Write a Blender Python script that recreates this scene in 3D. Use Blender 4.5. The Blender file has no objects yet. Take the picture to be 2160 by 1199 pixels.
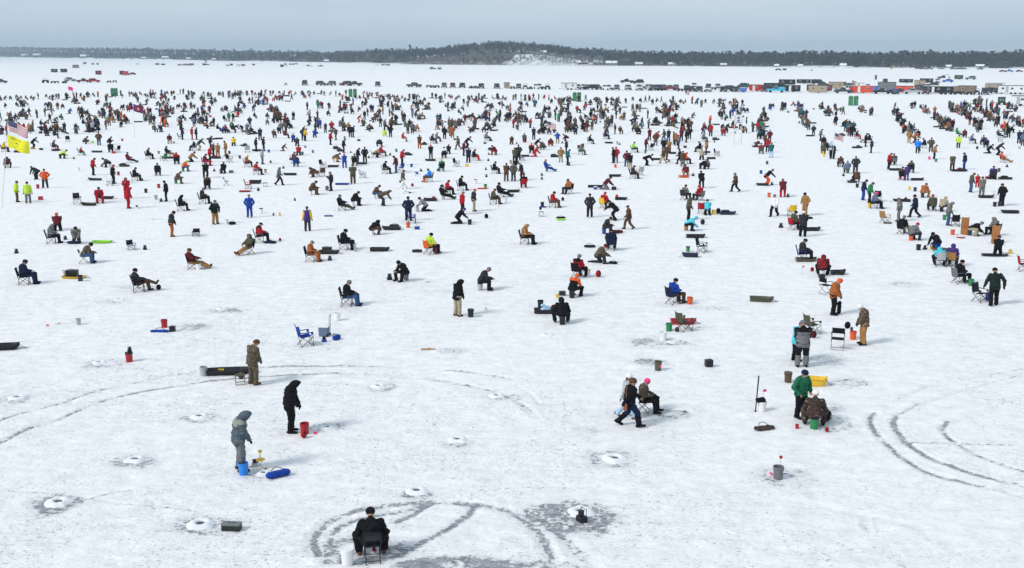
import bpy, bmesh, math, random
import numpy as np
from mathutils import Vector, Matrix, noise as mnoise
SC = bpy.context.scene
COL = SC.collection
R = math.radians
# ---------------------------------------------------------------- camera, sky, sun, exposure
H, F, YH = 12.4, 2300.0, 112.0
PITCH = math.atan((599.5-YH)/F)
cam_d = bpy.data.cameras.new('camera'); cam = bpy.data.objects.new('camera', cam_d); COL.objects.link(cam)
cam.location = (0, 0, H); cam.rotation_euler = (math.pi/2-PITCH, 0, 0)
cam_d.sensor_width = 36; cam_d.lens = 36*F/2160; cam_d.clip_start = 0.5; cam_d.clip_end = 30000
SC.camera = cam
SUN_AZ, SUN_EL = R(240), R(40)          # compass-like azimuth measured from +Y clockwise
w = bpy.data.worlds.new('World'); SC.world = w; w.use_nodes = True
nt = w.node_tree; nt.nodes.clear()
def N(nt, t, **k):
    n = nt.nodes.new(t)
    for a, b in k.items(): setattr(n, a, b)
    return n
sky = N(nt, 'ShaderNodeTexSky'); sky.sky_type = 'NISHITA'; sky.sun_disc = False
sky.sun_elevation = SUN_EL; sky.sun_rotation = SUN_AZ; sky.air_density = 1.2; sky.dust_density = 2.5
tc = N(nt, 'ShaderNodeTexCoord'); mp = N(nt, 'ShaderNodeMapping'); mp.inputs['Scale'].default_value = (1.3, 1.3, 9)
mp.inputs['Rotation'].default_value = (0.05, 0.03, 0.4)
nz = N(nt, 'ShaderNodeTexNoise'); nz.inputs['Scale'].default_value = 1.6; nz.inputs['Detail'].default_value = 6; nz.inputs['Roughness'].default_value = .5
cr = N(nt, 'ShaderNodeValToRGB')
cr.color_ramp.elements[0].position = .32; cr.color_ramp.elements[0].color = (.47, .585, .70, 1)
cr.color_ramp.elements[1].position = .68; cr.color_ramp.elements[1].color = (.575, .67, .755, 1)
sc_ = N(nt, 'ShaderNodeVectorMath', operation='SCALE'); sc_.inputs['Scale'].default_value = 9.1
mx = N(nt, 'ShaderNodeMix', data_type='RGBA'); mx.inputs[0].default_value = .88
bg = N(nt, 'ShaderNodeBackground'); bg.inputs['Strength'].default_value = .1
ou = N(nt, 'ShaderNodeOutputWorld'); L = nt.links.new
L(tc.outputs['Generated'], mp.inputs['Vector']); L(mp.outputs[0], nz.inputs['Vector']); L(nz.outputs['Fac'], cr.inputs[0])
L(cr.outputs[0], sc_.inputs[0]); L(sky.outputs[0], mx.inputs[6]); L(sc_.outputs[0], mx.inputs[7]); L(mx.outputs[2], bg.inputs[0]); L(bg.outputs[0], ou.inputs[0])
sd = bpy.data.lights.new('sun', 'SUN'); so = bpy.data.objects.new('sun', sd); COL.objects.link(so)
sd.energy = 1.8; sd.angle = R(13); sd.color = (1, .965, .915)
sv = Vector((math.sin(SUN_AZ)*math.cos(SUN_EL), math.cos(SUN_AZ)*math.cos(SUN_EL), math.sin(SUN_EL)))
so.rotation_euler = sv.to_track_quat('Z', 'Y').to_euler()
SC.view_settings.view_transform = 'Standard'; SC.view_settings.look = 'None'; SC.view_settings.gamma = 1
SC.view_settings.exposure = 0.39
SC.cycles.max_bounces = 6; SC.cycles.volume_bounces = 0; SC.cycles.use_denoising = True
# ---------------------------------------------------------------- geometry of the view used to survey the ice
CP, SP = math.cos(PITCH), math.sin(PITCH)
def ray(px, py):
    x = (px-1080)/F; y = -(py-599.5)/F
    return Vector((x, CP+y*SP, -SP+y*CP))
def G(px, py):                            # surveyed position on the ice
    d = ray(px, py); t = H/max(1e-6, -d.z)
    return Vector((d.x*t, d.y*t, 0))
def heightat(px, py, dist):               # height seen at py at a horizontal distance
    d = ray(px, py); return H + d.z*dist/math.hypot(d.x, d.y)
def dirat(px):
    d = ray(px, YH); v = Vector((d.x, d.y, 0)); return v.normalized()
# ---------------------------------------------------------------- materials
MATS = {}
def mat(name, rgb, rough=.85, metal=0, spec=.3, noise=.12, scale=30, bump=0.0, kind=None, rgb2=None):
    if name in MATS: return MATS[name]
    m = bpy.data.materials.new(name); m.use_nodes = True; t = m.node_tree; b = t.nodes['Principled BSDF']; l = t.links.new
    b.inputs['Roughness'].default_value = rough; b.inputs['Metallic'].default_value = metal; b.inputs['Specular IOR Level'].default_value = spec
    co = N(t, 'ShaderNodeTexCoord'); nz = N(t, 'ShaderNodeTexNoise'); nz.inputs['Scale'].default_value = scale; nz.inputs['Detail'].default_value = 3
    l(co.outputs['Object'], nz.inputs['Vector'])
    if kind == 'camo':
        nz.inputs['Scale'].default_value = scale; rp = N(t, 'ShaderNodeValToRGB'); rp.color_ramp.interpolation = 'CONSTANT'
        cols = rgb2; e = rp.color_ramp.elements
        e[0].color = (*rgb, 1); e[1].position = .45; e[1].color = (*cols[0], 1)
        x = e.new(.53); x.color = (*cols[1], 1); x = e.new(.62); x.color = (*cols[2], 1)
        l(nz.outputs['Fac'], rp.inputs[0]); l(rp.outputs[0], b.inputs['Base Color'])
    elif kind == 'plaid':
        ck = N(t, 'ShaderNodeTexChecker'); ck.inputs['Scale'].default_value = scale
        ck.inputs[1].default_value = (*rgb, 1); ck.inputs[2].default_value = (*rgb2, 1)
        l(co.outputs['Object'], ck.inputs['Vector']); l(ck.outputs[0], b.inputs['Base Color'])
    else:
        mxx = N(t, 'ShaderNodeMix', data_type='RGBA'); mxx.inputs[6].default_value = (*[c*(1-noise) for c in rgb], 1)
        mxx.inputs[7].default_value = (*[min(1, c*(1+noise)+noise*.01) for c in rgb], 1)
        l(nz.outputs['Fac'], mxx.inputs[0]); l(mxx.outputs[2], b.inputs['Base Color'])
    if bump:
        bp = N(t, 'ShaderNodeBump'); bp.inputs['Strength'].default_value = bump; bp.inputs['Distance'].default_value = .02
        n2 = N(t, 'ShaderNodeTexNoise'); n2.inputs['Scale'].default_value = 14; n2.inputs['Detail'].default_value = 4
        l(co.outputs['Object'], n2.inputs['Vector']); l(n2.outputs['Fac'], bp.inputs['Height']); l(bp.outputs[0], b.inputs['Normal'])
    MATS[name] = m; return m
# cloth colours: letter -> (word, rgb)
CC = {'k': ('black', (.007, .007, .009)), 'd': ('charcoal', (.027, .028, .033)), 'g': ('grey', (.15, .155, .165)), 'l': ('light grey', (.4, .41, .43)),
      'w': ('white', (.78, .78, .78)), 'n': ('navy', (.01, .016, .05)), 'b': ('royal blue', (.012, .05, .30)), 'a': ('bright blue', (.02, .22, .72)),
      'c': ('aqua', (.08, .52, .62)), 't': ('teal', (.012, .12, .13)), 'r': ('red', (.40, .012, .02)), 'm': ('maroon', (.12, .012, .02)),
      'o': ('orange', (.68, .10, .02)), 'h': ('neon yellow', (.5, .7, .06)), 'y': ('yellow', (.75, .48, .02)), 'e': ('green', (.02, .21, .07)),
      'f': ('dark green', (.009, .021, .016)), 'v': ('olive', (.085, .08, .05)), 'u': ('brown', (.10, .05, .026)), 'x': ('tan', (.33, .17, .06)),
      'O': ('rust orange', (.36, .11, .03)), 'q': ('khaki', (.36, .31, .22)), 'p': ('purple', (.06, .035, .18)), 'i': ('pink', (.78, .06, .22)),
      'j': ('blue denim', (.04, .085, .19)), 's': ('slate blue', (.12, .16, .24)), 'K': ('stone grey', (.27, .28, .25)), 'M': ('lime green', (.3, .68, .03)), 'L': ('light blue', (.38, .55, .72)),
      'E': ('forest green', (.015, .13, .065)), 'S': ('slate grey', (.085, .11, .13))}
CAMO = {'z': ('brown camouflage', (.06, .045, .03), [(.16, .12, .075), (.025, .02, .015), (.24, .19, .13)]),
        'Z': ('grey camouflage', (.12, .115, .10), [(.25, .24, .21), (.05, .05, .045), (.34, .33, .3)]),
        'W': ('dark camouflage', (.03, .022, .018), [(.075, .04, .03), (.012, .01, .009), (.24, .17, .12)])}
def cloth(c):
    if c in CAMO: nm, a, b = CAMO[c]; return mat(nm.replace(' ', '_')+'_cloth', a, .95, kind='camo', rgb2=b, scale=13, bump=.5)
    if c == 'P': return mat('red_black_plaid_cloth', (.34, .01, .015), .95, kind='plaid', rgb2=(.015, .008, .01), scale=9)
    if c == 'Q': return mat('white_black_plaid_cloth', (.5, .48, .5), .95, kind='plaid', rgb2=(.02, .02, .03), scale=11)
    nm, rgb = CC[c]; return mat(nm.replace(' ', '_')+'_cloth', rgb, .95, spec=.12, bump=.6, scale=9, noise=.3)
def cname(c):
    if c in CAMO: return CAMO[c][0]
    return {'P': 'red plaid', 'Q': 'black and white plaid'}.get(c) or CC[c][0]
def plas(c): nm, rgb = CC[c]; return mat(nm.replace(' ', '_')+'_plastic', rgb, .45, spec=.4, noise=.06, scale=12)
SKIN = mat('skin', (.5, .27, .19), .6, noise=.08); SKINR = SKIN
LEATHER = mat('brown_leather', (.13, .045, .02), .6); RUBBER = mat('black_rubber', (.012, .012, .012), .8)
METAL = mat('grey_metal', (.28, .28, .29), .4, metal=.7, noise=.05); DMETAL = mat('dark_metal_tube', (.03, .03, .033), .4, metal=.3)
WMETAL = mat('white_painted_tube', (.6, .6, .6), .5); WOOD = mat('pale_wood', (.42, .26, .12), .8, scale=6, noise=.25)
OWOOD = mat('varnished_orange_wood', (.36, .15, .045), .6, scale=4, noise=.2); EYE = mat('dark_eye', (.02, .015, .012), .4)
LIP = mat('lip', (.35, .12, .1), .6); HAIR = mat('brown_hair', (.05, .025, .012), .85, bump=.4)
GLASS = mat('dark_window_glass', (.02, .025, .03), .12, spec=.6, noise=.02); SNOWM = mat('roof_snow', (.8, .82, .85), .9, noise=.04)
# ---------------------------------------------------------------- mesh builder
class MB:
    def __init__(s): s.v = []; s.f = []; s.m = []
    def add(s, vs, fs, mi=0, M=None):
        k = len(s.v)
        if M is not None: vs = [tuple(M @ Vector(v)) for v in vs]
        s.v += [tuple(v) for v in vs]; s.f += [tuple(i+k for i in f) for f in fs]; s.m += [mi]*len(fs); return s
    def box(s, c, d, mi=0, M=None, bev=0.0, taper=1.0):
        x, y, z = d[0]/2, d[1]/2, d[2]/2
        if bev <= 0:
            t = taper
            vs = [(-x, -y, -z), (x, -y, -z), (x, y, -z), (-x, y, -z), (-x*t, -y*t, z), (x*t, -y*t, z), (x*t, y*t, z), (-x*t, y*t, z)]
            fs = [(3, 2, 1, 0), (4, 5, 6, 7), (0, 1, 5, 4), (1, 2, 6, 5), (2, 3, 7, 6), (3, 0, 4, 7)]
        else:
            b = min(bev, x*.9, y*.9, z*.9); t = taper
            def ring(zz, k, ins):
                X, Y = (x-ins)*k, (y-ins)*k; q = max(b-ins, b*.3)
                return [(-X+q, -Y, zz), (X-q, -Y, zz), (X, -Y+q, zz), (X, Y-q, zz), (X-q, Y, zz), (-X+q, Y, zz), (-X, Y-q, zz), (-X, -Y+q, zz)]
            rs = [ring(-z, 1, b*.7), ring(-z+b, 1, 0), ring(z-b, t, 0), ring(z, t, b*.7)]
            vs = [p for r in rs for p in r]; fs = [tuple(range(7, -1, -1)), tuple(range(24, 32))]
            for j in range(3):
                for i in range(8):
                    a = j*8+i; bb = j*8+(i+1) % 8; fs.append((a, bb, bb+8, a+8))
        vs = [(p[0]+c[0], p[1]+c[1], p[2]+c[2]) for p in vs]
        return s.add(vs, fs, mi, M)
    def tube(s, pts, r, mi=0, n=6, M=None, closed=False):
        P = [Vector(p) for p in pts]; k = len(P); rr = r if isinstance(r, (list, tuple)) else [r]*k
        vs = []; fs = []
        for i, p in enumerate(P):
            d = (P[(i+1) % k]-P[i-1]) if closed else (P[min(i+1, k-1)]-P[max(i-1, 0)])
            d = d.normalized() if d.length > 1e-9 else Vector((0, 0, 1))
            a = Vector((0, 0, 1)) if abs(d.z) < .9 else Vector((1, 0, 0))
            u = d.cross(a).normalized(); v = d.cross(u)
            for j in range(n):
                t = 2*math.pi*j/n; vs.append(p+(u*math.cos(t)+v*math.sin(t))*rr[i])
        for i in range(k if closed else k-1):
            for j in range(n):
                a = i*n+j; b = i*n+(j+1) % n; q = ((i+1) % k)*n
                fs.append((a, b, q+(j+1) % n, q+j))
        if not closed: fs += [tuple(range(n-1, -1, -1)), tuple((k-1)*n+j for j in range(n))]
        return s.add(vs, fs, mi, M)
    def lathe(s, prof, n=16, mi=0, M=None, c=(0, 0, 0), sx=1, sy=1):
        vs = []; fs = []; k = len(prof)
        for (r, z) in prof:
            for j in range(n):
                t = 2*math.pi*j/n; vs.append((c[0]+r*math.cos(t)*sx, c[1]+r*math.sin(t)*sy, c[2]+z))
        for i in range(k-1):
            for j in range(n):
                a = i*n+j; b = i*n+(j+1) % n; fs.append((a, b, b+n, a+n))
        if prof[0][0] > 1e-6: fs.append(tuple(range(n-1, -1, -1)))
        if prof[-1][0] > 1e-6: fs.append(tuple((k-1)*n+j for j in range(n)))
        return s.add(vs, fs, mi, M)
    def prism(s, poly, y0, y1, mi=0, M=None, ins=None):   # side profile in x,z extruded along y
        k = len(poly); q = ins or [(x, z) for x, z in poly]
        vs = [(x, y0, z) for x, z in poly]+[(x, y1, z) for x, z in q]
        fs = [tuple(range(k)), tuple(range(2*k-1, k-1, -1))]+[(i, i+k, (i+1) % k+k, (i+1) % k) for i in range(k)]
        return s.add(vs, fs, mi, M)
    def mesh(s, name, mats, smooth=False):
        me = bpy.data.meshes.new(name); me.from_pydata(s.v, [], s.f)
        for m in (mats if isinstance(mats, (list, tuple)) else [mats]): me.materials.append(m)
        me.polygons.foreach_set('material_index', s.m)
        bm = bmesh.new(); bm.from_mesh(me); bmesh.ops.remove_doubles(bm, verts=bm.verts, dist=1e-5); bmesh.ops.recalc_face_normals(bm, faces=bm.faces); bm.to_mesh(me); bm.free()
        if smooth: me.polygons.foreach_set('use_smooth', [True]*len(me.polygons))
        me.update(); return me
    def build(s, name, mats, parent=None, smooth=False):
        return link(name, s.mesh(name, mats, smooth), parent)
def link(name, me, parent=None):
    o = bpy.data.objects.new(name, me); COL.objects.link(o)
    if parent: o.parent = parent
    return o
def empty(name, loc=(0, 0, 0), rz=0):
    o = bpy.data.objects.new(name, None); COL.objects.link(o); o.location = loc; o.rotation_euler = (0, 0, rz); o.empty_display_size = .1; return o
def rawmesh(name, V, Fq, mats, mi=None, smooth=False):
    me = bpy.data.meshes.new(name); V = np.asarray(V, np.float32); Fq = np.asarray(Fq, np.int32); n, k = Fq.shape
    me.vertices.add(len(V)); me.vertices.foreach_set('co', V.ravel()); me.loops.add(n*k); me.loops.foreach_set('vertex_index', Fq.ravel())
    me.polygons.add(n); me.polygons.foreach_set('loop_start', np.arange(0, n*k, k, dtype=np.int32)); me.polygons.foreach_set('loop_total', np.full(n, k, np.int32))
    for m in mats: me.materials.append(m)
    if mi is not None: me.polygons.foreach_set('material_index', np.asarray(mi, np.int32))
    if smooth: me.polygons.foreach_set('use_smooth', np.ones(n, bool))
    me.update(calc_edges=True); me.validate(); return me
# ---------------------------------------------------------------- registry for labels
REG = []          # dict(o, base, short, cat, group, x, y, alts)
def reg(o, base, cat, x, y, group=None, short=None, alts=(), fixed=False):
    REG.append(dict(o=o, base=base, cat=cat, group=group, x=x, y=y, short=short, alts=list(alts), fixed=fixed)); return o
def fbm(x, y, sc, seed=0, octv=4):        # numpy value noise
    out = np.zeros_like(x); amp = 1; tot = 0
    for o in range(octv):
        X = x/sc*(2**o)+seed*17.3+o*5.1; Y = y/sc*(2**o)+seed*9.7+o*3.3
        xi = np.floor(X).astype(np.int64); yi = np.floor(Y).astype(np.int64); fx = X-xi; fy = Y-yi
        fx = fx*fx*(3-2*fx); fy = fy*fy*(3-2*fy)
        def h(a, b):
            n = (a*374761393+b*668265263+seed*1442695) & 0xffffffff; n = ((n ^ (n >> 13))*1274126177) & 0xffffffff
            return ((n ^ (n >> 16)) & 0xffff)/65535.0
        v = (h(xi, yi)*(1-fx)+h(xi+1, yi)*fx)*(1-fy)+(h(xi, yi+1)*(1-fx)+h(xi+1, yi+1)*fx)*fy
        out += amp*v; tot += amp; amp *= .5
    return out/tot
def catmull(P, n=12):
    P = [P[0]]+list(P)+[P[-1]]; out = []
    for i in range(1, len(P)-2):
        for k in range(n):
            t = k/n; a, b, c, d = [np.array(P[i+j][:2], float) for j in (-1, 0, 1, 2)]
            out.append(.5*((2*b)+(-a+c)*t+(2*a-5*b+4*c-d)*t*t+(-a+3*b-3*c+d)*t**3))
    out.append(np.array(P[-2][:2], float)); return np.array(out)
# ---------------------------------------------------------------- the frozen lake: one sheet to the horizon
HOLES = [(123, 1060, 1), (423, 1106, 1), (286, 970, .9), (421, 879, .9), (37, 839, .9), (798, 815, .8), (1047, 835, .8), (965, 928, .9), (879, 1036, .9),
         (556, 998, .6), (690, 902, .7), (1296, 968, 1.1), (1225, 1080, 1), (252, 633, .8), (468, 652, .8), (1155, 707, .8), (1450, 565, .8), (210, 765, .8), (1652, 1001, .6), (1745, 868, .5), (779, 1157, .7), (1417, 722, .6)]
TRACKS = [([(-60, 905), (0, 886), (60, 868), (130, 850), (210, 823), (290, 806), (400, 786), (520, 777), (620, 773), (760, 772), (860, 776), (980, 784), (1080, 800)], .16, .85),
          ([(-60, 965), (0, 935), (60, 905), (135, 880), (190, 855), (260, 835), (340, 820), (430, 806), (520, 797), (640, 790), (740, 787), (860, 794), (960, 808), (1050, 830), (1105, 856), (1130, 880)], .16, 1.0),
          ([(672, 1172), (662, 1140), (675, 1120), (700, 1098), (740, 1082), (800, 1070), (850, 1063), (905, 1060)], .15, .75),
          ([(712, 1165), (697, 1140), (712, 1118), (750, 1100), (800, 1088), (870, 1075), (900, 1066)], .12, .6),
          ([(915, 1062), (895, 1073), (865, 1090), (840, 1102)], .12, .8),
          ([(960, 1064), (1000, 1067), (985, 1090), (940, 1120), (900, 1140), (860, 1162), (820, 1178), (760, 1187), (690, 1185)], .14, .72),
          ([(985, 1064), (1050, 1072), (1080, 1083), (1115, 1105), (1140, 1130), (1155, 1160), (1165, 1185)], .15, .85),
          ([(1110, 1088), (1140, 1100), (1165, 1115), (1190, 1135), (1215, 1160), (1240, 1190), (1250, 1220)], .18, .9),
          ([(1893, 878), (1885, 895), (1895, 915), (1915, 938), (1950, 962), (2000, 983), (2060, 1003), (2160, 1025), (2250, 1040)], .16, .62),
          ([(2000, 890), (1988, 905), (2000, 925), (2020, 938), (2060, 960), (2100, 975), (2160, 995), (2240, 1010)], .13, .62),
          ([(1845, 872), (1835, 890), (1845, 912), (1870, 938), (1900, 965), (1960, 1000), (2040, 1020), (2110, 1035), (2160, 1048)], .16, .42),
          ([(1893, 878), (1930, 856), (1980, 840), (2060, 815), (2160, 790)], .12, .45), ([(1890, 845), (1960, 815), (2060, 795), (2160, 778)], .12, .4),
          ([(1905, 935), (2000, 936), (2130, 940)], .07, .6), ([(1090, 815), (1120, 830), (1135, 850)], .1, .6), ([(0, 1035), (90, 1040), (250, 1062), (390, 1075), (440, 1090)], .06, .4),
          ([(560, 860), (640, 835), (760, 835)], .08, .3), ([(330, 1000), (400, 985), (480, 960)], .05, .5), ([(60, 1100), (110, 1085), (200, 1050), (300, 1030)], .05, .45),
          ([(1940, 1110), (1850, 1095), (1770, 1075), (1700, 1065)], .2, .4), ([(1830, 1120), (1828, 1095), (1860, 1090)], .12, .6)]
PATCH = [(1205, 1090, 104, 36, 1.35), (120, 1064, 62, 24, .75), (423, 1110, 72, 24, .5), (1290, 968, 58, 22, .6), (1655, 1006, 70, 22, .5), (1745, 888, 60, 26, .55),
         (770, 1158, 115, 36, .7), (960, 1196, 180, 26, 1.0), (1370, 763, 40, 8, .95), (1790, 806, 48, 10, .6), (213, 768, 48, 11, .5), (410, 690, 46, 9, .5), (955, 740, 34, 7, .5),
         (965, 936, 40, 12, .35), (425, 882, 58, 12, .42), (286, 975, 62, 18, .36), (690, 902, 52, 12, .4), (30, 842, 40, 12, .35), (808, 818, 46, 12, .35), (1060, 838, 50, 9, .3),
         (1730, 857, 50, 12, .4), (1350, 870, 70, 16, .25), (560, 1003, 60, 12, .3), (1745, 762, 70, 14, .2), (720, 655, 60, 8, .2), (1910, 600, 50, 8, .2), (480, 655, 50, 8, .4), (1135, 1195, 90, 14, .6),
         (1240, 905, 40, 8, .2), (1420, 875, 60, 10, .25), (930, 615, 50, 5, .2), (1500, 650, 50, 5, .2), (300, 605, 60, 6, .3), (1390, 722, 80, 12, .5), (245, 636, 40, 6, .3), (880, 1045, 55, 16, .35), (900, 1064, 50, 6, .6)]
def build_ground():
    az = np.concatenate([np.linspace(-180, -50, 26)[:-1], np.linspace(-50, -30, 60)[:-1], np.linspace(-30, 30, 1150), np.linspace(30, 50, 60)[1:], np.linspace(50, 180, 26)[1:]])
    th = np.linspace(R(33.5), R(4.6), 560); rr = H/np.tan(th)
    r = np.concatenate([[.5, 4, 8, 12, 15, 17], rr[rr > 18.3], rr[-1]*np.power(9000/rr[-1], np.linspace(0, 1, 70)[1:])])
    A, Rr = np.meshgrid(np.radians(az), r); X = Rr*np.sin(A); Y = Rr*np.cos(A); sh = X.shape; X = X.ravel(); Y = Y.ravel(); Rf = Rr.ravel()
    near = (Rf < 190); z = np.zeros_like(X); ice = np.zeros_like(X); scuff = np.zeros_like(X)
    fall = np.clip((150-Rf)/60, 0, 1)
    n1 = fbm(X, Y, 3.5, 1, 4); n2 = fbm(X, Y, .9, 2, 4); n3 = fbm(X, Y, .28, 3, 3); n4 = fbm(X, Y, 11, 4, 3); n5 = fbm(X, Y, .15, 8, 2)
    z += fall*((n1-.5)*.07+(n2-.5)*.045+(n3-.5)*.03)
    scuff = np.clip((n4-.36)*2.4, 0, 1)*.75+.5
    scuff *= np.clip(1.25-(Rf-30)/75, .10, 1)
    sub = np.where(near)[0]; xs = X[sub]; ys = Y[sub]
    for pts, wd, st in TRACKS:
        W = catmull([tuple(G(*p)) for p in pts], 10)
        bb = (xs > W[:, 0].min()-1) & (xs < W[:, 0].max()+1) & (ys > W[:, 1].min()-1) & (ys < W[:, 1].max()+1)
        idx = sub[bb]; px = X[idx]; py = Y[idx]; d = np.full(len(idx), 9.0)
        for a, b in zip(W[:-1], W[1:]):
            ab = b-a; t = np.clip(((px-a[0])*ab[0]+(py-a[1])*ab[1])/max(1e-9, ab@ab), 0, 1)
            d = np.minimum(d, np.hypot(px-a[0]-t*ab[0], py-a[1]-t*ab[1]))
        wob = (n2[idx]-.5)*.10; wq = wd*(1.25 if pts[0][1] > 1050 and pts[0][0] < 1300 else .95); m = np.clip(1.3-(d+wob)/wq, 0, 1)
        ice[idx] = np.maximum(ice[idx], m*np.clip(.24+.36*st+(n1[idx]-.5)*1.1+(n2[idx]-.5)*1.0+(n5[idx]-.5)*.5, 0, 1)); z[idx] -= m*.02
        z[idx] += .014*np.exp(-((d-wq*1.8)/(wq*.5))**2)*n2[idx]*1.5
    for cx, cy, rx, ry, st in PATCH:
        c = G(cx, cy); rx, ry = rx*1.15, ry*1.15; ax = (G(cx+rx, cy)-c).length; ay = (G(cx, cy-ry)-G(cx, min(cy+ry, 1300))).length/2
        bb = (abs(xs-c.x) < ax*1.5) & (abs(ys-c.y) < ay*1.5); idx = sub[bb]
        d = np.hypot((X[idx]-c.x)/ax, (Y[idx]-c.y)/ay)+(n2[idx]-.5)*.75+(n3[idx]-.5)*.35
        m = np.clip((1.05-d)*2.2, 0, 1)*np.clip(.86+(n2[idx]-.5)*1.3+(n5[idx]-.5)*.8, .3, 1.2)
        ice[idx] = np.maximum(ice[idx], m*(.36+.42*st)); z[idx] -= m*.015
    for hx, hy, hs in HOLES:
        c = G(hx, hy); bb = (abs(X-c.x) < 2) & (abs(Y-c.y) < 2); z[bb] *= np.clip((np.hypot(X[bb]-c.x, Y[bb]-c.y)-.6)/.8, 0, 1)
    nr, nc = sh; q = np.arange(nr*nc).reshape(nr, nc)
    Fq = np.stack([q[:-1, :-1], q[:-1, 1:], q[1:, 1:], q[1:, :-1]], -1).reshape(-1, 4)
    V = np.stack([X, Y, z], 1)
    m = bpy.data.materials.new('trampled_snow_over_ice'); m.use_nodes = True; t = m.node_tree; b = t.nodes['Principled BSDF']; l = t.links.new
    geo = N(t, 'ShaderNodeNewGeometry'); ai = N(t, 'ShaderNodeAttribute', attribute_name='ice'); asf = N(t, 'ShaderNodeAttribute', attribute_name='scuff')
    def noise(scale, detail=3, rough=.55, st=None):
        n = N(t, 'ShaderNodeTexNoise'); n.inputs['Scale'].default_value = scale; n.inputs['Detail'].default_value = detail; n.inputs['Roughness'].default_value = rough
        if st:
            mp = N(t, 'ShaderNodeMapping'); mp.inputs['Scale'].default_value = st; mp.inputs['Rotation'].default_value = (0, 0, .25); l(geo.outputs['Position'], mp.inputs[0]); l(mp.outputs[0], n.inputs['Vector'])
        else: l(geo.outputs['Position'], n.inputs['Vector'])
        return n.outputs['Fac']
    def mth(op, a, bb=None, clamp=False):
        n = N(t, 'ShaderNodeMath', operation=op, use_clamp=clamp)
        for i, v in enumerate((a, bb)):
            if v is None: continue
            if hasattr(v, 'node'): l(v, n.inputs[i])
            else: n.inputs[i].default_value = v
        return n.outputs[0]
    sA = noise(1.6, 7, .72, (1, 1.7, 1)); sB = noise(7.5, 3, .55, (1, 1.6, 1)); sC = noise(.42, 4, .6); sF = noise(5.2, 7, .78, (1, 1.4, 1)); sG = noise(15, 2, .5, (1, 1.5, 1))
    def ridge(scale, st, rot):
        n = N(t, 'ShaderNodeTexNoise'); n.inputs['Scale'].default_value = scale; n.inputs['Detail'].default_value = 1.5
        mp = N(t, 'ShaderNodeMapping'); mp.inputs['Scale'].default_value = st; mp.inputs['Rotation'].default_value = (0, 0, rot); l(geo.outputs['Position'], mp.inputs[0]); l(mp.outputs[0], n.inputs['Vector'])
        a_ = mth('ABSOLUTE', mth('SUBTRACT', n.outputs['Fac'], .5)); return mth('SUBTRACT', 1, mth('MULTIPLY', a_, 75), True)
    rg = mth('MAXIMUM', ridge(1.1, (1, .12, 1), .5), ridge(1.0, (.14, 1, 1), .2))
    rg = mth('MULTIPLY', rg, mth('MULTIPLY', mth('SUBTRACT', sB, .5), 6, True))
    spA = mth('MULTIPLY', mth('SUBTRACT', sA, .555), 8, True)
    spB = mth('MULTIPLY', mth('SUBTRACT', sB, .605), 14, True)
    spG = mth('MULTIPLY', mth('SUBTRACT', sG, .63), 16, True)
    reg_ = mth('MULTIPLY', mth('SUBTRACT', sC, .36), 4.5, True)
    sp = mth('ADD', mth('ADD', mth('MULTIPLY', spA, .34), mth('MULTIPLY', spB, .62)), mth('ADD', mth('MULTIPLY', spG, .3), mth('MULTIPLY', rg, .6)))
    sp = mth('MULTIPLY', mth('MULTIPLY', sp, mth('ADD', mth('MULTIPLY', reg_, .8), .2)), asf.outputs['Fac'])
    brk = mth('SUBTRACT', mth('ADD', mth('MULTIPLY', ai.outputs['Fac'], 1.35), mth('MULTIPLY', mth('SUBTRACT', sF, .5), 3.4)), .66)
    brk = mth('MULTIPLY', mth('MULTIPLY', brk, 3.2, True), .92)
    smear = mth('MULTIPLY', ai.outputs['Fac'], .28)
    icef = mth('ADD', mth('MAXIMUM', brk, smear), sp, True)
    snowc = N(t, 'ShaderNodeMix', data_type='RGBA'); snowc.inputs[6].default_value = (.735, .735, .745, 1); snowc.inputs[7].default_value = (.925, .905, .885, 1)
    l(mth('MULTIPLY', mth('SUBTRACT', noise(1.3, 7, .72, (1, 1.5, 1)), .33), 2.8, True), snowc.inputs[0])
    icec = N(t, 'ShaderNodeMix', data_type='RGBA'); icec.inputs[6].default_value = (.10, .11, .125, 1); icec.inputs[7].default_value = (.43, .455, .50, 1)
    l(mth('MULTIPLY', mth('SUBTRACT', noise(3.2, 6, .75, (1, 1.6, 1)), .36), 3.4, True), icec.inputs[0])
    mxx = N(t, 'ShaderNodeMix', data_type='RGBA'); l(icef, mxx.inputs[0]); l(snowc.outputs[2], mxx.inputs[6]); l(icec.outputs[2], mxx.inputs[7]); l(mxx.outputs[2], b.inputs['Base Color'])
    b.inputs['Specular IOR Level'].default_value = .2
    l(mth('SUBTRACT', .85, mth('MULTIPLY', ai.outputs['Fac'], .35)), b.inputs['Roughness'])
    bp = N(t, 'ShaderNodeBump'); bp.inputs['Strength'].default_value = .9; bp.inputs['Distance'].default_value = .06
    l(mth('SUBTRACT', mth('ADD', noise(3.0, 7, .75, (1, 1.3, 1)), mth('MULTIPLY', sG, .22)), mth('MULTIPLY', icef, .4)), bp.inputs['Height']); l(bp.outputs[0], b.inputs['Normal'])
    me = rawmesh('frozen_lake', V, Fq, [m], smooth=True)
    for nm, arr in (('ice', ice), ('scuff', scuff)):
        a = me.attributes.new(nm, 'FLOAT', 'POINT'); a.data.foreach_set('value', arr.astype(np.float32))
    o = link('frozen_lake_ground', me); o['kind'] = 'structure'; o['label'] = 'snow covered frozen lake with tyre tracks and scuffed grey ice'
    # height lookup for contact
    return None
build_ground()
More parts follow.
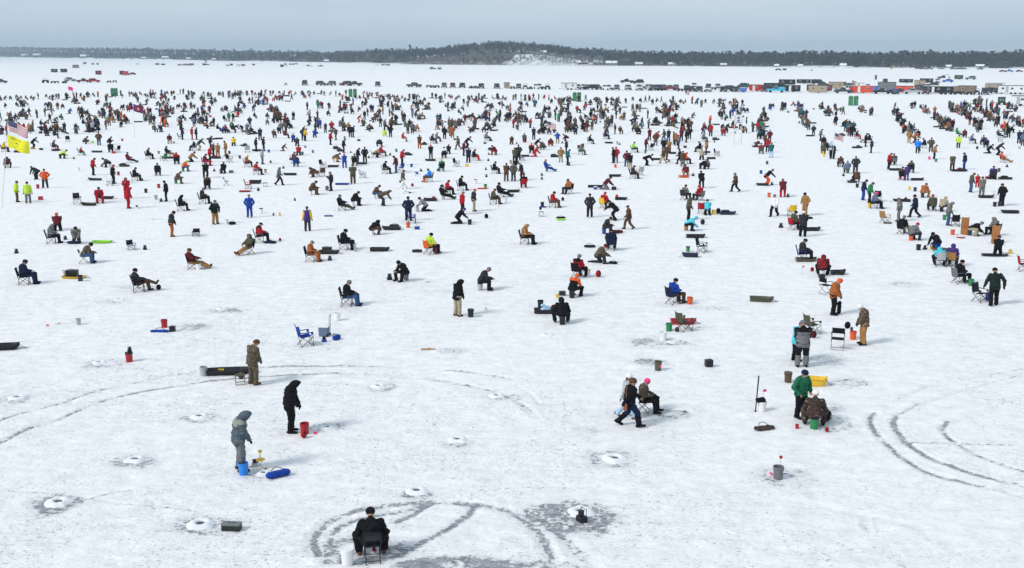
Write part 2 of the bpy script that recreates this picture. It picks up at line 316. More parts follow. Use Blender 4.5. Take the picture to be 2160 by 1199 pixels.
# ---------------------------------------------------------------- far shore
BASE = [(-700, 118.6), (0, 120.6), (200, 124), (360, 126.2), (460, 129), (700, 132.2), (850, 136), (1080, 138), (1240, 139.4), (1440, 140.3), (1600, 142), (1800, 143.6), (2160, 144.5), (2860, 146)]
SKYL = [(-700, 97), (0, 98), (150, 100), (300, 101), (450, 104), (600, 106), (700, 108), (760, 105), (800, 103), (900, 101), (950, 98), (1000, 91), (1050, 87), (1080, 87), (1120, 92), (1180, 97), (1220, 101.5), (1260, 102), (1300, 106),
        (1380, 109), (1440, 111), (1520, 110), (1600, 112), (1700, 112), (1800, 115), (1900, 114), (2000, 113), (2060, 112), (2110, 110), (2160, 106), (2860, 102)]
BLUF = [(-700, .3), (720, .3), (850, 1.5), (900, 5), (950, 8), (1000, 10), (1080, 10.5), (1140, 10.5), (1200, 6.5), (1250, 2), (1300, .8), (2860, .5)]
lerp = lambda T, x: float(np.interp(x, [a for a, b in T], [b for a, b in T]))
def shore_frame(px):
    g = G(px, lerp(BASE, px)); D = math.hypot(g.x, g.y); tr = 260 if D < 1500 else 420
    tree = 12.5
    zr = max(.8, heightat(px, lerp(SKYL, px), D+tr)-tree)
    return D, tr, zr
def terr(px, t, fr=None):
    D, tr, zr = fr or shore_frame(px); bl = min(lerp(BLUF, px), zr)
    s = min(1, max(0, t/32.0)); s = s*s*(3-2*s); u = min(1, max(0, (t-25)/(tr-25))); u = u*u*(3-2*u)
    z = -.4+min(1, max(0, t)/4)*.7 + bl*s + (zr-bl)*u
    if t > tr: z -= (t-tr)*.02
    return z
def build_shore():
    xs = np.arange(-650, 2850, 7); ts = [-6, 0, 2, 5, 9, 14, 20, 27, 36, 50, 75, 110, 150, 200, 260, 330, 420, 520]
    V = []; bare = []
    for px in xs:
        fr = shore_frame(px); d = dirat(px)
        for t in ts:
            p = d*(fr[0]+t); nz = mnoise.noise(Vector((p.x*.012, p.y*.012, 0)))*2.2 if t > 8 else 0
            V.append((p.x, p.y, terr(px, t, fr)+nz*(1 if t < 400 else 0)))
            b = np.interp(px, [780, 860, 1060, 1100, 1200], [0, .8, .85, .3, 0])*(1 if 1 < t < 30 else 0)
            if t <= 14: b = max(b, .55 if px > 380 else .3)
            bare.append(max(b, 1.2 if t > 18 and not 1080 < px < 1270 else 1 if t > 36 else 0))
    nt_ = len(ts); q = np.arange(len(xs)*nt_).reshape(len(xs), nt_)
    Fq = np.stack([q[:-1, :-1], q[1:, :-1], q[1:, 1:], q[:-1, 1:]], -1).reshape(-1, 4)
    m = bpy.data.materials.new('wooded_bank_snow_and_soil'); m.use_nodes = True; t = m.node_tree; b = t.nodes['Principled BSDF']; l = t.links.new
    geo = N(t, 'ShaderNodeNewGeometry'); at = N(t, 'ShaderNodeAttribute', attribute_name='bare')
    n1 = N(t, 'ShaderNodeTexNoise'); n1.inputs['Scale'].default_value = .11; n1.inputs['Detail'].default_value = 6; n1.inputs['Roughness'].default_value = .7; l(geo.outputs['Position'], n1.inputs['Vector'])
    su = N(t, 'ShaderNodeMath', operation='ADD'); l(at.outputs['Fac'], su.inputs[0]); l(n1.outputs['Fac'], su.inputs[1])
    mr = N(t, 'ShaderNodeMapRange'); mr.inputs[1].default_value = .95; mr.inputs[2].default_value = 1.35; l(su.outputs[0], mr.inputs[0])
    n2 = N(t, 'ShaderNodeTexNoise'); n2.inputs['Scale'].default_value = .3; n2.inputs['Detail'].default_value = 5; l(geo.outputs['Position'], n2.inputs['Vector'])
    br = N(t, 'ShaderNodeMix', data_type='RGBA'); br.inputs[6].default_value = (.045, .038, .036, 1); br.inputs[7].default_value = (.12, .092, .08, 1); l(n2.outputs['Fac'], br.inputs[0])
    mxx = N(t, 'ShaderNodeMix', data_type='RGBA'); l(mr.outputs[0], mxx.inputs[0]); mxx.inputs[6].default_value = (.72, .75, .79, 1); l(br.outputs[2], mxx.inputs[7]); l(mxx.outputs[2], b.inputs['Base Color']); b.inputs['Roughness'].default_value = .95
    me = rawmesh('hills', V, Fq, [m], smooth=True); a = me.attributes.new('bare', 'FLOAT', 'POINT'); a.data.foreach_set('value', np.array(bare, np.float32))
    o = link('hills', me); o['kind'] = 'structure'; o['label'] = 'low wooded hills and bluff along the far shore'
build_shore()
rnd = random.Random(7)
def quadcard(c, w_, h_, ang, tilt=0):
    u = Vector((math.cos(ang), math.sin(ang), 0))*w_/2; v = Vector((0, 0, 1))*h_/2
    v = (v+Vector((math.cos(ang+1.57), math.sin(ang+1.57), 0))*tilt)
    return [c-u-v, c+u-v, c+u*.5+v, c-u*.6+v]
def tree_proto(kind, seed):          # unit height 1, arrays of quads + material index (0 trunk/branch, 1 foliage dark, 2 foliage light)
    r = random.Random(seed); Vs = []; Ms = []
    def q(p, m): Vs.append([tuple(a) for a in p]); Ms.append(m)
    def limb(a, b, w0, w1, m=0):
        d = (b-a).normalized(); s = d.cross(Vector((0.3, 1, .1))).normalized(); s2 = d.cross(s)
        q([a-s*w0, a+s*w0, b+s*w1, b-s*w1], m); q([a-s2*w0, a+s2*w0, b+s2*w1, b-s2*w1], m)
    if kind == 'bare':
        limb(Vector((0, 0, 0)), Vector((r.uniform(-.03, .03), r.uniform(-.03, .03), .8)), .014, .005)
        for i in range(20):
            z0 = r.uniform(.22, .75); a = r.uniform(0, 6.28); L_ = r.uniform(.2, .36)*(1.1-z0*.5)
            p0 = Vector((0, 0, z0)); p1 = p0+Vector((math.cos(a)*L_*.75, math.sin(a)*L_*.75, L_*.85)); limb(p0, p1, .006, .002)
            for k in range(7):
                t = r.uniform(.3, 1); s = p0.lerp(p1, t); a2 = a+r.uniform(-1.4, 1.4); l2 = r.uniform(.08, .18)
                e = s+Vector((math.cos(a2)*l2*.7, math.sin(a2)*l2*.7, l2)); d = (e-s); n = d.cross(Vector((r.uniform(-1, 1), r.uniform(-1, 1), .1))).normalized()*.011
                q([s-n*.5, s+n*.5, e+n*1.3, e-n*1.3], 0)
    elif kind == 'spruce':
        limb(Vector((0, 0, 0)), Vector((0, 0, .95)), .014, .003)
        for i in range(9):
            z = .1+.87*i/9; rad = .21*(1-i/9.6)*r.uniform(.8, 1.1)
            for k in range(7):
                a = r.uniform(0, 6.28); p = Vector((math.cos(a)*rad, math.sin(a)*rad, z-.035)); up = Vector((0, 0, z+.08)); s = Vector((-math.sin(a), math.cos(a), 0))*rad*.42
                q([up-s*.12, up+s*.12, p+s+Vector((0, 0, r.uniform(-.02, .01))), p-s], 1 if r.random() < .7 else 2)
    else:   # pine with ragged clumps
        limb(Vector((0, 0, 0)), Vector((.01, 0, .95)), .016, .005)
        for i in range(20):
            z = r.uniform(.22, .97); a = r.uniform(0, 6.28); rad = r.uniform(.03, .22)*(1.25-z*.75); c = Vector((math.cos(a)*rad, math.sin(a)*rad, z))
            limb(Vector((0, 0, z-.04)), c, .004, .002)
            for k in range(4):
                cc = c+Vector((r.uniform(-.05, .05), r.uniform(-.05, .05), r.uniform(-.02, .03)))
                q(quadcard(cc, r.uniform(.08, .15), r.uniform(.04, .08), r.uniform(0, 3.14), r.uniform(-.03, .03)), 1 if r.random() < .65 else 2)
    return np.array(Vs, np.float32).reshape(-1, 4, 3), np.array(Ms)
BARK = mat('grey_brown_branches', (.06, .055, .058), .95, scale=.2, noise=.3); NDL = mat('dark_needles', (.024, .038, .036), .95, scale=.2, noise=.3); NDL2 = mat('needles', (.034, .05, .046), .95, scale=.2, noise=.3)
PALEB = mat('pale_bare_branches', (.22, .2, .19), .95, scale=.2, noise=.2)
PRO = {k: [tree_proto(k, s) for s in range(5)] for k in ('bare', 'spruce', 'pine')}
def add_tree(acc, px, t, kind, h, fr=None):
    fr = fr or shore_frame(px); d = dirat(px); p = d*(fr[0]+t); z = terr(px, t, fr)-.3
    V, M_ = PRO[kind][rnd.randrange(5)]; a = rnd.uniform(0, 6.28); c, s = math.cos(a), math.sin(a); wv = h*rnd.uniform(.85, 1.25)
    if kind == 'bare': wv *= 1.15
    X = (V[..., 0]*c-V[..., 1]*s)*wv+p.x; Y = (V[..., 0]*s+V[..., 1]*c)*wv+p.y; Z = V[..., 2]*h+z
    acc[0].append(np.stack([X, Y, Z], -1)); acc[1].append(M_)
def flush(acc, name, mats, label, kind=None, cat=None):
    V = np.concatenate(acc[0]).reshape(-1, 3); me = rawmesh(name, V, np.arange(len(V)).reshape(-1, 4), mats, np.concatenate(acc[1])); o = link(name, me)
    o['label'] = label
    if kind: o['kind'] = kind
    if cat: o['category'] = cat
    return o
def build_woods():
    acc = ([], []); pale = ([], [])
    px = -620.0
    while px < 2820:
        fr = shore_frame(px); D = fr[0]; step = (4.6 if D < 1500 else 7.5)*F/D; hill = 840 < px < 1260
        rows = [(34, 1), (48, 1), (66, 1), (90, 1), (125, 1), (165, 1), (210, 1), (240, 1), (262, 1), (285, .8)] if fr[1] < 300 else [(24, 1), (60, 1), (120, 1), (200, 1), (290, 1), (360, 1), (400, 1), (425, 1), (445, .8)]
        for t, pr in rows:
            if hill and t < 60 and rnd.random() < .8: continue
            x = px+rnd.uniform(-.5, .5)*step; tt = t+rnd.uniform(-9, 9)
            con = .22 if hill else (.5 if px > 1250 else .38)
            k = 'bare' if rnd.random() > con else ('pine' if rnd.random() < .6 else 'spruce')
            h = rnd.uniform(8, 13) if k == 'bare' else rnd.uniform(9, 14.5)
            add_tree(acc, x, tt, k, h, fr)
        if not hill and rnd.random() < .95: add_tree(acc, px, rnd.uniform(6, 26), 'bare' if rnd.random() < .65 else 'pine', rnd.uniform(6, 11), fr)
        if 1080 < px < 1270 and rnd.random() < .95:
            for t in (rnd.uniform(4, 14), rnd.uniform(14, 30)): add_tree(pale, px, t, 'bare', rnd.uniform(5, 9), fr)
        if (750 < px < 830 or 990 < px < 1080) and rnd.random() < .8: add_tree(pale, px, rnd.uniform(5, 30), 'bare', rnd.uniform(6, 11), fr)
        if 840 < px < 1090:
            for _ in range(3): add_tree(acc if rnd.random() < .6 else pale, px+rnd.uniform(-4, 4), rnd.uniform(3, 30), 'bare', rnd.uniform(2.5, 5.5), fr)
        px += step*.8
    flush(acc, 'woods', [BARK, NDL, NDL2], 'mixed bare and evergreen woods along the far shore', 'stuff')
    flush(pale, 'leafless_thicket', [PALEB, NDL, NDL2], 'pale leafless young trees on the snowy bank', 'stuff')
    for px, yt, k, lab in [(865, 94.5, 'pine', 'lone dark pine standing above the skyline left of the hilltop'), (1961, 103.5, 'pine', 'tall dark pine highest above the treeline at far right'), (1252, 99.5, 'pine', 'dark pine rising just right of the hilltop slope'),
                          (1887, 110.5, 'spruce', 'pointed spruce above the treeline left of the tallest pine'), (1718, 109.5, 'pine', 'round topped pine above the right shore'), (1845, 111.5, 'pine', 'small pine top above the right shore treeline'), (2152, 103.5, 'pine', 'pine at the right edge of the treeline'),
                          (1672, 110.5, 'pine', 'leftmost pine rising above the right shore treeline'), (312, 98.5, 'pine', 'blue looking pine above the distant left treeline'), (530, 102, 'pine', 'broad pine crown above the left middle treeline')]:
        fr = shore_frame(px); tr = fr[1]; D = fr[0]+tr; z0 = terr(px, tr, fr)-.3; h = heightat(px, yt, D)-z0
        V, M_ = PRO[k][rnd.randrange(5)]; p = dirat(px)*D; root = empty('pine_tree' if k == 'pine' else 'spruce_tree', (p.x, p.y, z0)); V = V*np.array([h*1.2, h*1.2, h])
        for nm, sel in (('trunk', M_ == 0), ('crown', M_ > 0)):
            q = V[sel].reshape(-1, 3); link(nm, rawmesh(nm, q, np.arange(len(q)).reshape(-1, 4), [BARK, NDL, NDL2], M_[sel]), root)
        root['label'] = lab; root['category'] = 'tree'; root['group'] = 'tall evergreens above the far treeline'
build_woods()
# ---------------------------------------------------------------- houses on the shore
def house(px, ypx, wpx, hpx, wall, roof, snow, t=8, rz=0):
    fr = shore_frame(px); d = dirat(px); D = fr[0]+t; p = d*D; z = terr(px, t, fr)-.3
    if ypx is not None: z = max(z, heightat(px, ypx, D))
    W = wpx*D/F; hh = hpx*D/F; wh = hh*.6; rh = hh*.4; dp = W*.6
    root = empty('lake_house', (p.x, p.y, z-1), math.atan2(-d.x, d.y)+rz)
    b = MB(); b.box((0, 0, wh/2+.5), (W, dp, wh+1)); b.add([(-W/2, -dp/2, wh+1), (-W/2, dp/2, wh+1), (-W/2, 0, wh+1+rh*.95), (W/2, -dp/2, wh+1), (W/2, dp/2, wh+1), (W/2, 0, wh+1+rh*.95)], [(0, 1, 2), (3, 5, 4), (0, 2, 5, 3), (1, 4, 5, 2)])
    b.build('wall', wall, root)
    r_ = MB(); e = W*.06; th = .35
    for s in (-1, 1):
        r_.add([(-W/2-e, s*(dp/2+e), wh+.85), (W/2+e, s*(dp/2+e), wh+.85), (W/2+e, 0, wh+1.05+rh), (-W/2-e, 0, wh+1.05+rh), (-W/2-e, s*(dp/2+e), wh+.85+th), (W/2+e, s*(dp/2+e), wh+.85+th), (W/2+e, 0, wh+1.05+rh+th), (-W/2-e, 0, wh+1.05+rh+th)],
               [(0, 1, 2, 3), (4, 5, 6, 7), (0, 1, 5, 4), (1, 2, 6, 5), (3, 0, 4, 7)])
    r_.build('roof', SNOWM if snow else roof, root)
    n = max(1, int(W/3.2))
    for i in range(min(n, 5)):
        x = -W/2+W*(i+.5)/min(n, 5); MB().box((x, -dp/2-.03, 1+wh*.5), (W/min(n, 5)*.45, .1, wh*.4)).build('window', GLASS, root)
    return root
HW = {'w': mat('white_siding', (.32, .32, .32), .8), 't': mat('tan_siding', (.36, .27, .17), .8), 'u': mat('brown_siding', (.13, .075, .05), .8), 'm': mat('red_siding', (.19, .03, .03), .8), 'g': mat('grey_siding', (.2, .21, .22), .8), 'k': mat('dark_siding', (.03, .032, .036), .8)}
RF = mat('dark_roof', (.035, .037, .042), .9)
HWN = {'w': 'white', 't': 'tan', 'u': 'brown', 'm': 'red', 'g': 'grey', 'k': 'dark'}
HOUSES = [(20, 16, 'g'), (52, 12, 'w'), (78, 14, 'u'), (98, 12, 'w'), (128, 12, 'w'), (150, 9, 'g'), (178, 14, 'w'), (205, 10, 'g'), (235, 11, 'w'), (262, 10, 'u'), (280, 12, 'w'), (303, 9, 'w'), (328, 10, 'g'), (348, 12, 'w'), (398, 9, 'w'), (425, 10, 'w'), (452, 9, 'g'),
          (660, 12, 'u'), (688, 9, 'w'), (1143, 16, 'w', 32, 9), (1177, 14, 'g', 34, 7), (1050, 16, 'g', 34, 8), (958, 13, 'g', 34, 6), (1230, 18, 'u'), (1262, 20, 'w'), (1290, 22, 'w'), (1318, 24, 'k'), (1348, 14, 'w'), (1383, 9, 't'), (1418, 14, 'w'),
          (1472, 12, 'w'), (1505, 9, 'k'), (1527, 12, 't'), (1590, 12, 'w'), (1615, 14, 'g'), (1640, 9, 'w'), (1690, 9, 'g'), (1705, 12, 'w'), (1735, 9, 'w'), (1780, 12, 'g'), (1808, 10, 'u'), (1840, 8, 'w'), (1892, 14, 't', 6, 8), (1912, 11, 'w'), (1935, 13, 'm'), (1972, 10, 'w'), (2004, 9, 'g'), (2030, 10, 'w'), (2070, 14, 'k', 8, 6), (2110, 52, 'k', 8, 14)]
def build_houses():
    cnt = {}
    for h in HOUSES:
        px, wp, c = h[:3]; t = h[3] if len(h) > 3 else 6+rnd.uniform(0, 8); hp = h[4] if len(h) > 4 else wp*rnd.uniform(.42, .6)
        big = wp > 30
        o = house(px, None, wp, hp, HW[c], RF, not big and rnd.random() < .4, t, rnd.uniform(-.3, .3) if not big else 1.5)
        zone = 'distant left shore' if px < 500 else 'left middle shore' if px < 860 else 'snowy hillside' if px < 1210 else 'shore right of the hill' if px < 1560 else 'right shore'
        base = f"small {HWN[c]} lake house on the {zone}"
        if big: base = 'large dark A-frame lake house near the right edge'
        reg(o, base, 'house', px, 138, 'houses along the far shore', short=None)
build_houses()
# ---------------------------------------------------------------- haze over the lake
def build_haze():
    b = MB(); b.box((0, 1850, 24), (5600, 3900, 51.5)); m = bpy.data.materials.new('thin_haze'); m.use_nodes = True; t = m.node_tree; t.nodes.clear()
    v = N(t, 'ShaderNodeVolumePrincipled'); v.inputs['Color'].default_value = (.68, .86, 1, 1); v.inputs['Density'].default_value = HAZE; v.inputs['Anisotropy'].default_value = .0
    o = N(t, 'ShaderNodeOutputMaterial'); t.links.new(v.outputs[0], o.inputs['Volume'])
    m.cycles.homogeneous_volume = True if hasattr(m.cycles, 'homogeneous_volume') else None
    ob = b.build('haze', m); ob['kind'] = 'stuff'; ob['label'] = 'thin winter haze over the lake'
HAZE = 2.5e-4
build_haze()
# ---------------------------------------------------------------- people: posed bodies under clothes
V3 = Vector
def ik(a, t, l1, l2, hint):
    a, t = V3(a), V3(t); d = t-a; L_ = min(d.length, (l1+l2)*.999); d = d.normalized(); t = a+d*L_
    x = (l1*l1-l2*l2+L_*L_)/(2*L_); h = math.sqrt(max(0, l1*l1-x*x)); hn = V3(hint); hn = hn-d*hn.dot(d); hn = hn.normalized() if hn.length > 1e-6 else V3((0, 0, 1))
    return a+d*x+hn*h, t
def skeleton(pel, lean, head, feet, hands, kh=((.1, 1, .2), (-.1, 1, .2)), eh=((.6, -.6, -.5), (-.6, -.6, -.5)), knees=None, hipw=.095, turn=0.0):
    pel = V3(pel); up = V3((0, math.sin(R(lean)), math.cos(R(lean)))); fw = V3((0, math.cos(R(lean)), -math.sin(R(lean))))
    J = {'pel': pel, 'waist': pel+up*.16, 'chest': pel+up*.37, 'neck': pel+up*.53, 'up': up, 'fw': fw}
    hl = R(lean*.55+head); hu = V3((0, math.sin(hl), math.cos(hl))); hf = V3((0, math.cos(hl), -math.sin(hl)))
    J['head'] = J['neck']+hu*.155+hf*.03; J['hu'] = hu; J['hf'] = hf
    for i, s in enumerate((1, -1)):
        J['sh%d' % i] = J['neck']+V3((s*.185, 0, 0))-up*.06
        J['hip%d' % i] = pel+V3((s*hipw, 0, 0))-up*.03
        if knees:
            J['kn%d' % i] = V3(knees[i]); J['an%d' % i] = V3(feet[i])
        else: J['kn%d' % i], J['an%d' % i] = ik(J['hip%d' % i], feet[i], .44, .43, kh[i])
        J['el%d' % i], J['wr%d' % i] = ik(J['sh%d' % i], hands[i], .30, .27, eh[i])
    return J
S2 = lambda x, y, z: ((x, y, z), (-x, y, z))
POSES = {
 'I': skeleton((0, 0, .985), 2, 5, ((.13, .02, .09), (-.12, -.04, .09)), S2(.30, .06, .80)),
 'S': skeleton((0, -.01, .985), 6, 34, ((.12, .0, .09), (-.13, -.02, .09)), S2(.10, .22, .93), eh=S2(.9, -.7, -.3)),
 'T': skeleton((0, 0, .985), 3, 14, ((.13, .0, .09), (-.13, .04, .09)), S2(.23, .14, .98), eh=S2(.9, -.7, 0)),
 'H': skeleton((0, 0, .985), 2, 0, ((.17, .0, .09), (-.17, .0, .09)), S2(.19, .06, 1.02), eh=S2(1.5, -.5, -.1)),
 'P': skeleton((0, 0, .985), 0, 10, ((.12, .02, .09), (-.12, -.03, .09)), S2(.08, .30, 1.36), eh=S2(.5, -.1, -1)),
 'W': skeleton((0, 0, .93), 4, 4, ((.09, .26, .09), (-.09, -.32, .13)), ((.27, -.2, .86), (-.27, .30, .94))),
 'C': skeleton((0, -.02, .53), 2, 26, S2(.16, .44, .09), S2(.10, .30, .70), kh=S2(.15, .3, 1)),
 'B': skeleton((0, 0, .50), 26, 30, S2(.20, .38, .09), S2(.09, .52, .60), kh=S2(.3, .3, 1)),
 'V': skeleton((0, 0, .50), 26, 20, S2(.25, .30, .09), S2(.15, .46, .56), kh=S2(.3, .5, .9)),
 'F': skeleton((0, 0, .50), 52, 18, S2(.20, .32, .09), S2(.13, .62, .34), kh=S2(.3, .3, 1)),
 'G': skeleton((0, -.05, .47), -16, 22, ((.10, .78, .12), (-.10, .74, .12)), S2(.12, .26, .66), kh=S2(.1, .1, 1)),
 'Y': skeleton((0, -.05, .50), -14, 20, ((.05, .76, .42), (-.12, .46, .09)), S2(.10, .26, .70), kh=S2(.1, .1, 1)),
 'K': skeleton((0, -.12, .50), 34, 20, S2(.14, -.34, .07), S2(.10, .48, .45), knees=S2(.15, .10, .09)),
 'N': skeleton((0, -.12, .48), 28, 26, ((.15, .26, .09), (-.14, -.40, .07)), S2(.08, .42, .50), knees=((.16, .22, .50), (-.14, .04, .09))),
 'Q': skeleton((0, -.10, .36), 32, 18, S2(.17, .08, .09), S2(.10, .48, .52), kh=S2(.4, 1, .9)),
 'X': skeleton((0, -.16, .90), 66, 12, ((.14, .05, .09), (-.14, -.05, .09)), S2(.12, .62, .42), kh=S2(.1, 1, .2)),
 'L': skeleton((0, -.05, .88), 38, 22, ((.14, .05, .09), (-.14, -.08, .09)), S2(.10, .62, .80), kh=S2(.1, 1, .2)),
 'R': skeleton((0, 0, .985), 0, -6, ((.13, .02, .09), (-.13, -.02, .09)), ((.26, .22, 1.62), (-.22, .2, 1.62)), eh=S2(1, .3, -.4)),
 'D': skeleton((0, 0, .975), 8, 30, ((.13, .10, .09), (-.13, -.12, .09)), ((.36, .05, .92), (-.40, .02, .86)), eh=S2(1, -.4, 0)),
}
def capsule(mb, a, b, r0, r1, mi=0, n=10, sx=1.0):
    a, b = V3(a), V3(b); d = (b-a); L_ = d.length
    if L_ < 1e-5: d = V3((0, 0, 1)); L_ = 1e-5
    dn = d.normalized(); rings = []
    for t in (-90, -55, -22): rings.append((a+dn*math.sin(R(t))*r0, max(1e-4, math.cos(R(t))*r0)))
    for t in (22, 55, 90): rings.append((b+dn*math.sin(R(t))*r1, max(1e-4, math.cos(R(t))*r1)))
    mb.tube([r[0] for r in rings], [r[1] for r in rings], mi, n)
def ell(mb, c, rx, ry, rz, up=V3((0, 0, 1)), fw=V3((0, 1, 0)), mi=0, n=12, k=8):
    rt = fw.cross(up); vs = []; fs = []
    for i in range(k+1):
        t = math.pi*(i/k)-math.pi/2
        for j in range(n):
            p = 2*math.pi*j/n; cr_ = max(.02, math.cos(t))
            vs.append(V3(c)+rt*math.cos(p)*cr_*rx+fw*math.sin(p)*cr_*ry+up*math.sin(t)*rz)
    for i in range(k):
        for j in range(n): fs.append((i*n+j, i*n+(j+1) % n, (i+1)*n+(j+1) % n, (i+1)*n+j))
    fs += [tuple(range(n-1, -1, -1)), tuple(k*n+j for j in range(n))]; mb.add(vs, fs, mi)
TMPM = bpy.data.materials.new('cloth_base')
def remesh(mb, vox, smooth=2, wr=0.0, seed=0):
    me = bpy.data.meshes.new('t'); me.from_pydata(mb.v, [], mb.f); bm = bmesh.new(); bm.from_mesh(me); bmesh.ops.recalc_face_normals(bm, faces=bm.faces); bm.to_mesh(me); bm.free()
    o = bpy.data.objects.new('t', me); COL.objects.link(o)
    m = o.modifiers.new('r', 'REMESH'); m.mode = 'VOXEL'; m.voxel_size = vox; m.use_smooth_shade = True
    if smooth: s = o.modifiers.new('s', 'SMOOTH'); s.iterations = smooth; s.factor = .5
    bpy.context.view_layer.update(); dg = bpy.context.evaluated_depsgraph_get(); r = bpy.data.meshes.new_from_object(o.evaluated_get(dg))
    bpy.data.objects.remove(o); bpy.data.meshes.remove(me)
    if wr:
        n = len(r.vertices); co = np.zeros(n*3, np.float32); r.vertices.foreach_get('co', co); co = co.reshape(-1, 3); no = np.zeros(n*3, np.float32); r.vertices.foreach_get('normal', no); no = no.reshape(-1, 3)
        d = np.array([mnoise.noise(V3((c[0]*9+seed, c[1]*9, c[2]*17)))+.5*mnoise.noise(V3((c[0]*22, c[1]*22+seed, c[2]*30))) for c in co]); co += no*(d*wr)[:, None].astype(np.float32)
        r.vertices.foreach_set('co', co.ravel()); r.update()
    r.polygons.foreach_set('use_smooth', [True]*len(r.polygons))
    return r
def centers(me):
    c = np.zeros(len(me.polygons)*3, np.float32); me.polygons.foreach_get('center', c); return c.reshape(-1, 3)
def segd(P, a, b):
    a = np.array(a); b = np.array(b); ab = b-a; t = np.clip(((P-a)@ab)/max(1e-9, ab@ab), 0, 1); return np.linalg.norm(P-a-t[:, None]*ab, axis=1)
def hand(mb, J, i):
    w_ = J['wr%d' % i]; d = (w_-J['el%d' % i]).normalized(); s = 1 if i == 0 else -1
    side = d.cross(V3((0, 0, 1))); side = side.normalized() if side.length > .2 else V3((1, 0, 0)); nrm = side.cross(d).normalized()
    if nrm.z > 0: nrm = -nrm
    pe = w_+d*.085; capsule(mb, w_, w_+d*.03, .027, .028)
    for k, o_ in enumerate((-.027, -.009, .009, .027)):
        capsule(mb, w_+d*.02+side*o_*.8, pe+side*o_, .016, .015, n=8)
        ln = (.035, .042, .044, .034)[k]; p1 = pe+side*o_*1.15+d*ln*.9+nrm*.008; p2 = p1+d*ln*.45+nrm*ln*.75
        capsule(mb, pe+side*o_, p1, .0105, .0095, n=6); capsule(mb, p1, p2, .0095, .008, n=6)
    tb = w_+d*.028-side*.022*s; t1 = tb-side*.035*s+d*.025+nrm*.012; capsule(mb, tb, t1, .0125, .0115, n=6); capsule(mb, t1, t1+d*.03+nrm*.014, .011, .009, n=6)
def build_pose(k, J, hi=True):
    up, fw = J['up'], J['fw']; out = {}
    b = MB()
    ell(b, J['pel'], .155, .11, .13, up, fw); ell(b, J['waist'], .135, .10, .15, up, fw); ell(b, J['chest'], .165, .12, .19, up, fw)
    capsule(b, J['sh0'], J['sh1'], .06, .06); capsule(b, J['neck']-up*.06, J['head']-J['hu']*.05, .062, .055)
    hd, hu, hf = J['head'], J['hu'], J['hf']; rt = hf.cross(hu)
    ell(b, hd+hu*.02-hf*.01, .076, .095, .108, hu, hf, n=16, k=12); ell(b, hd-hu*.055+hf*.028, .052, .058, .06, hu, hf, n=12)
    capsule(b, hd+hu*.018+hf*.082, hd-hu*.02+hf*.103, .011, .016, n=8)
    for s in (1, -1): ell(b, hd+rt*s*.078-hf*.01-hu*.005, .014, .024, .033, hu, hf, n=8)
    for i in (0, 1):
        capsule(b, J['sh%d' % i], J['el%d' % i], .052, .042); capsule(b, J['el%d' % i], J['wr%d' % i], .042, .027)
        capsule(b, J['hip%d' % i], J['kn%d' % i], .082, .055); capsule(b, J['kn%d' % i], J['an%d' % i], .052, .038)
        hand(b, J, i)
    me = remesh(b, .0085 if hi else .014, 1)
    P = centers(me); mi = np.zeros(len(P), np.int32)
    for i in (0, 1):
        e = np.array(J['wr%d' % i]); d = np.array((J['wr%d' % i]-J['el%d' % i]).normalized()); mi[((P-e)@d > -.02) & (np.linalg.norm(P-e, axis=1) < .2)] = 1
    q = P-np.array(hd); U = q@np.array(hu); Fv = q@np.array(hf); X = q@np.array(rt)
    for s in (1, -1): mi[(np.hypot(X-s*.031, (U-.022)*1.6) < .014) & (Fv > .05)] = 2
    mi[(abs(X) < .024) & (abs(U+.052) < .007) & (Fv > .05)] = 3
    for m in (SKIN, SKIN, EYE, LIP): me.materials.append(m)
    me.polygons.foreach_set('material_index', mi); me.name = 'body_pose_'+k; out['body'] = me
    # jacket
    b = MB(); sit = J['pel'].z < .7
    ell(b, J['pel']+up*.02, .215, .175, .16, up, fw); ell(b, J['waist'], .215, .175, .18, up, fw); ell(b, J['chest'], .225, .175, .2, up, fw)
    if not sit: capsule(b, J['pel']-up*.1+V3((.07, 0, 0)), J['pel']-up*.1-V3((.07, 0, 0)), .15, .15)
    capsule(b, J['sh0']-up*.01, J['sh1']-up*.01, .088, .088); capsule(b, J['neck']-up*.07, J['neck']+up*.02, .10, .078)
    capsule(b, J['neck']-fw*.09-up*.03+V3((.07, 0, 0)), J['neck']-fw*.09-up*.03-V3((.07, 0, 0)), .05, .05)
    for i in (0, 1):
        capsule(b, J['sh%d' % i], J['el%d' % i], .092, .08); w_ = J['wr%d' % i]; e = J['el%d' % i]; capsule(b, e, e.lerp(w_, .93), .08, .062)
    me = remesh(b, .013 if hi else .018, 2, .022, len(k)); P = centers(me); mi = np.zeros(len(P), np.int32)
    arm = np.minimum.reduce([segd(P, J['sh%d' % i]*.8+J['el%d' % i]*.2, J['el%d' % i]) for i in (0, 1)]+[segd(P, J['el%d' % i], J['wr%d' % i]) for i in (0, 1)])
    spine = segd(P, J['pel'], J['chest'])
    h = (P-np.array(J['chest']))@np.array(up); mi[h > .02] = 1; mi[arm < np.minimum(spine*.62, .11)] = 2
    for _ in range(3): me.materials.append(TMPM)
    me.polygons.foreach_set('material_index', mi); me.name = 'jacket_pose_'+k; out['jacket'] = me
    b = MB(); ell(b, J['pel'], .175, .14, .13, up, fw)
    for i in (0, 1):
        a_ = J['an%d' % i]; kn = J['kn%d' % i]; capsule(b, J['hip%d' % i], kn, .125, .096); capsule(b, kn, kn.lerp(a_, .93), .094, .088)
    me = remesh(b, .013 if hi else .018, 2, .018, 3); P = centers(me); mi = (np.minimum.reduce([segd(P, J['kn%d' % i], J['an%d' % i]) for i in (0, 1)]) < .105).astype(np.int32)
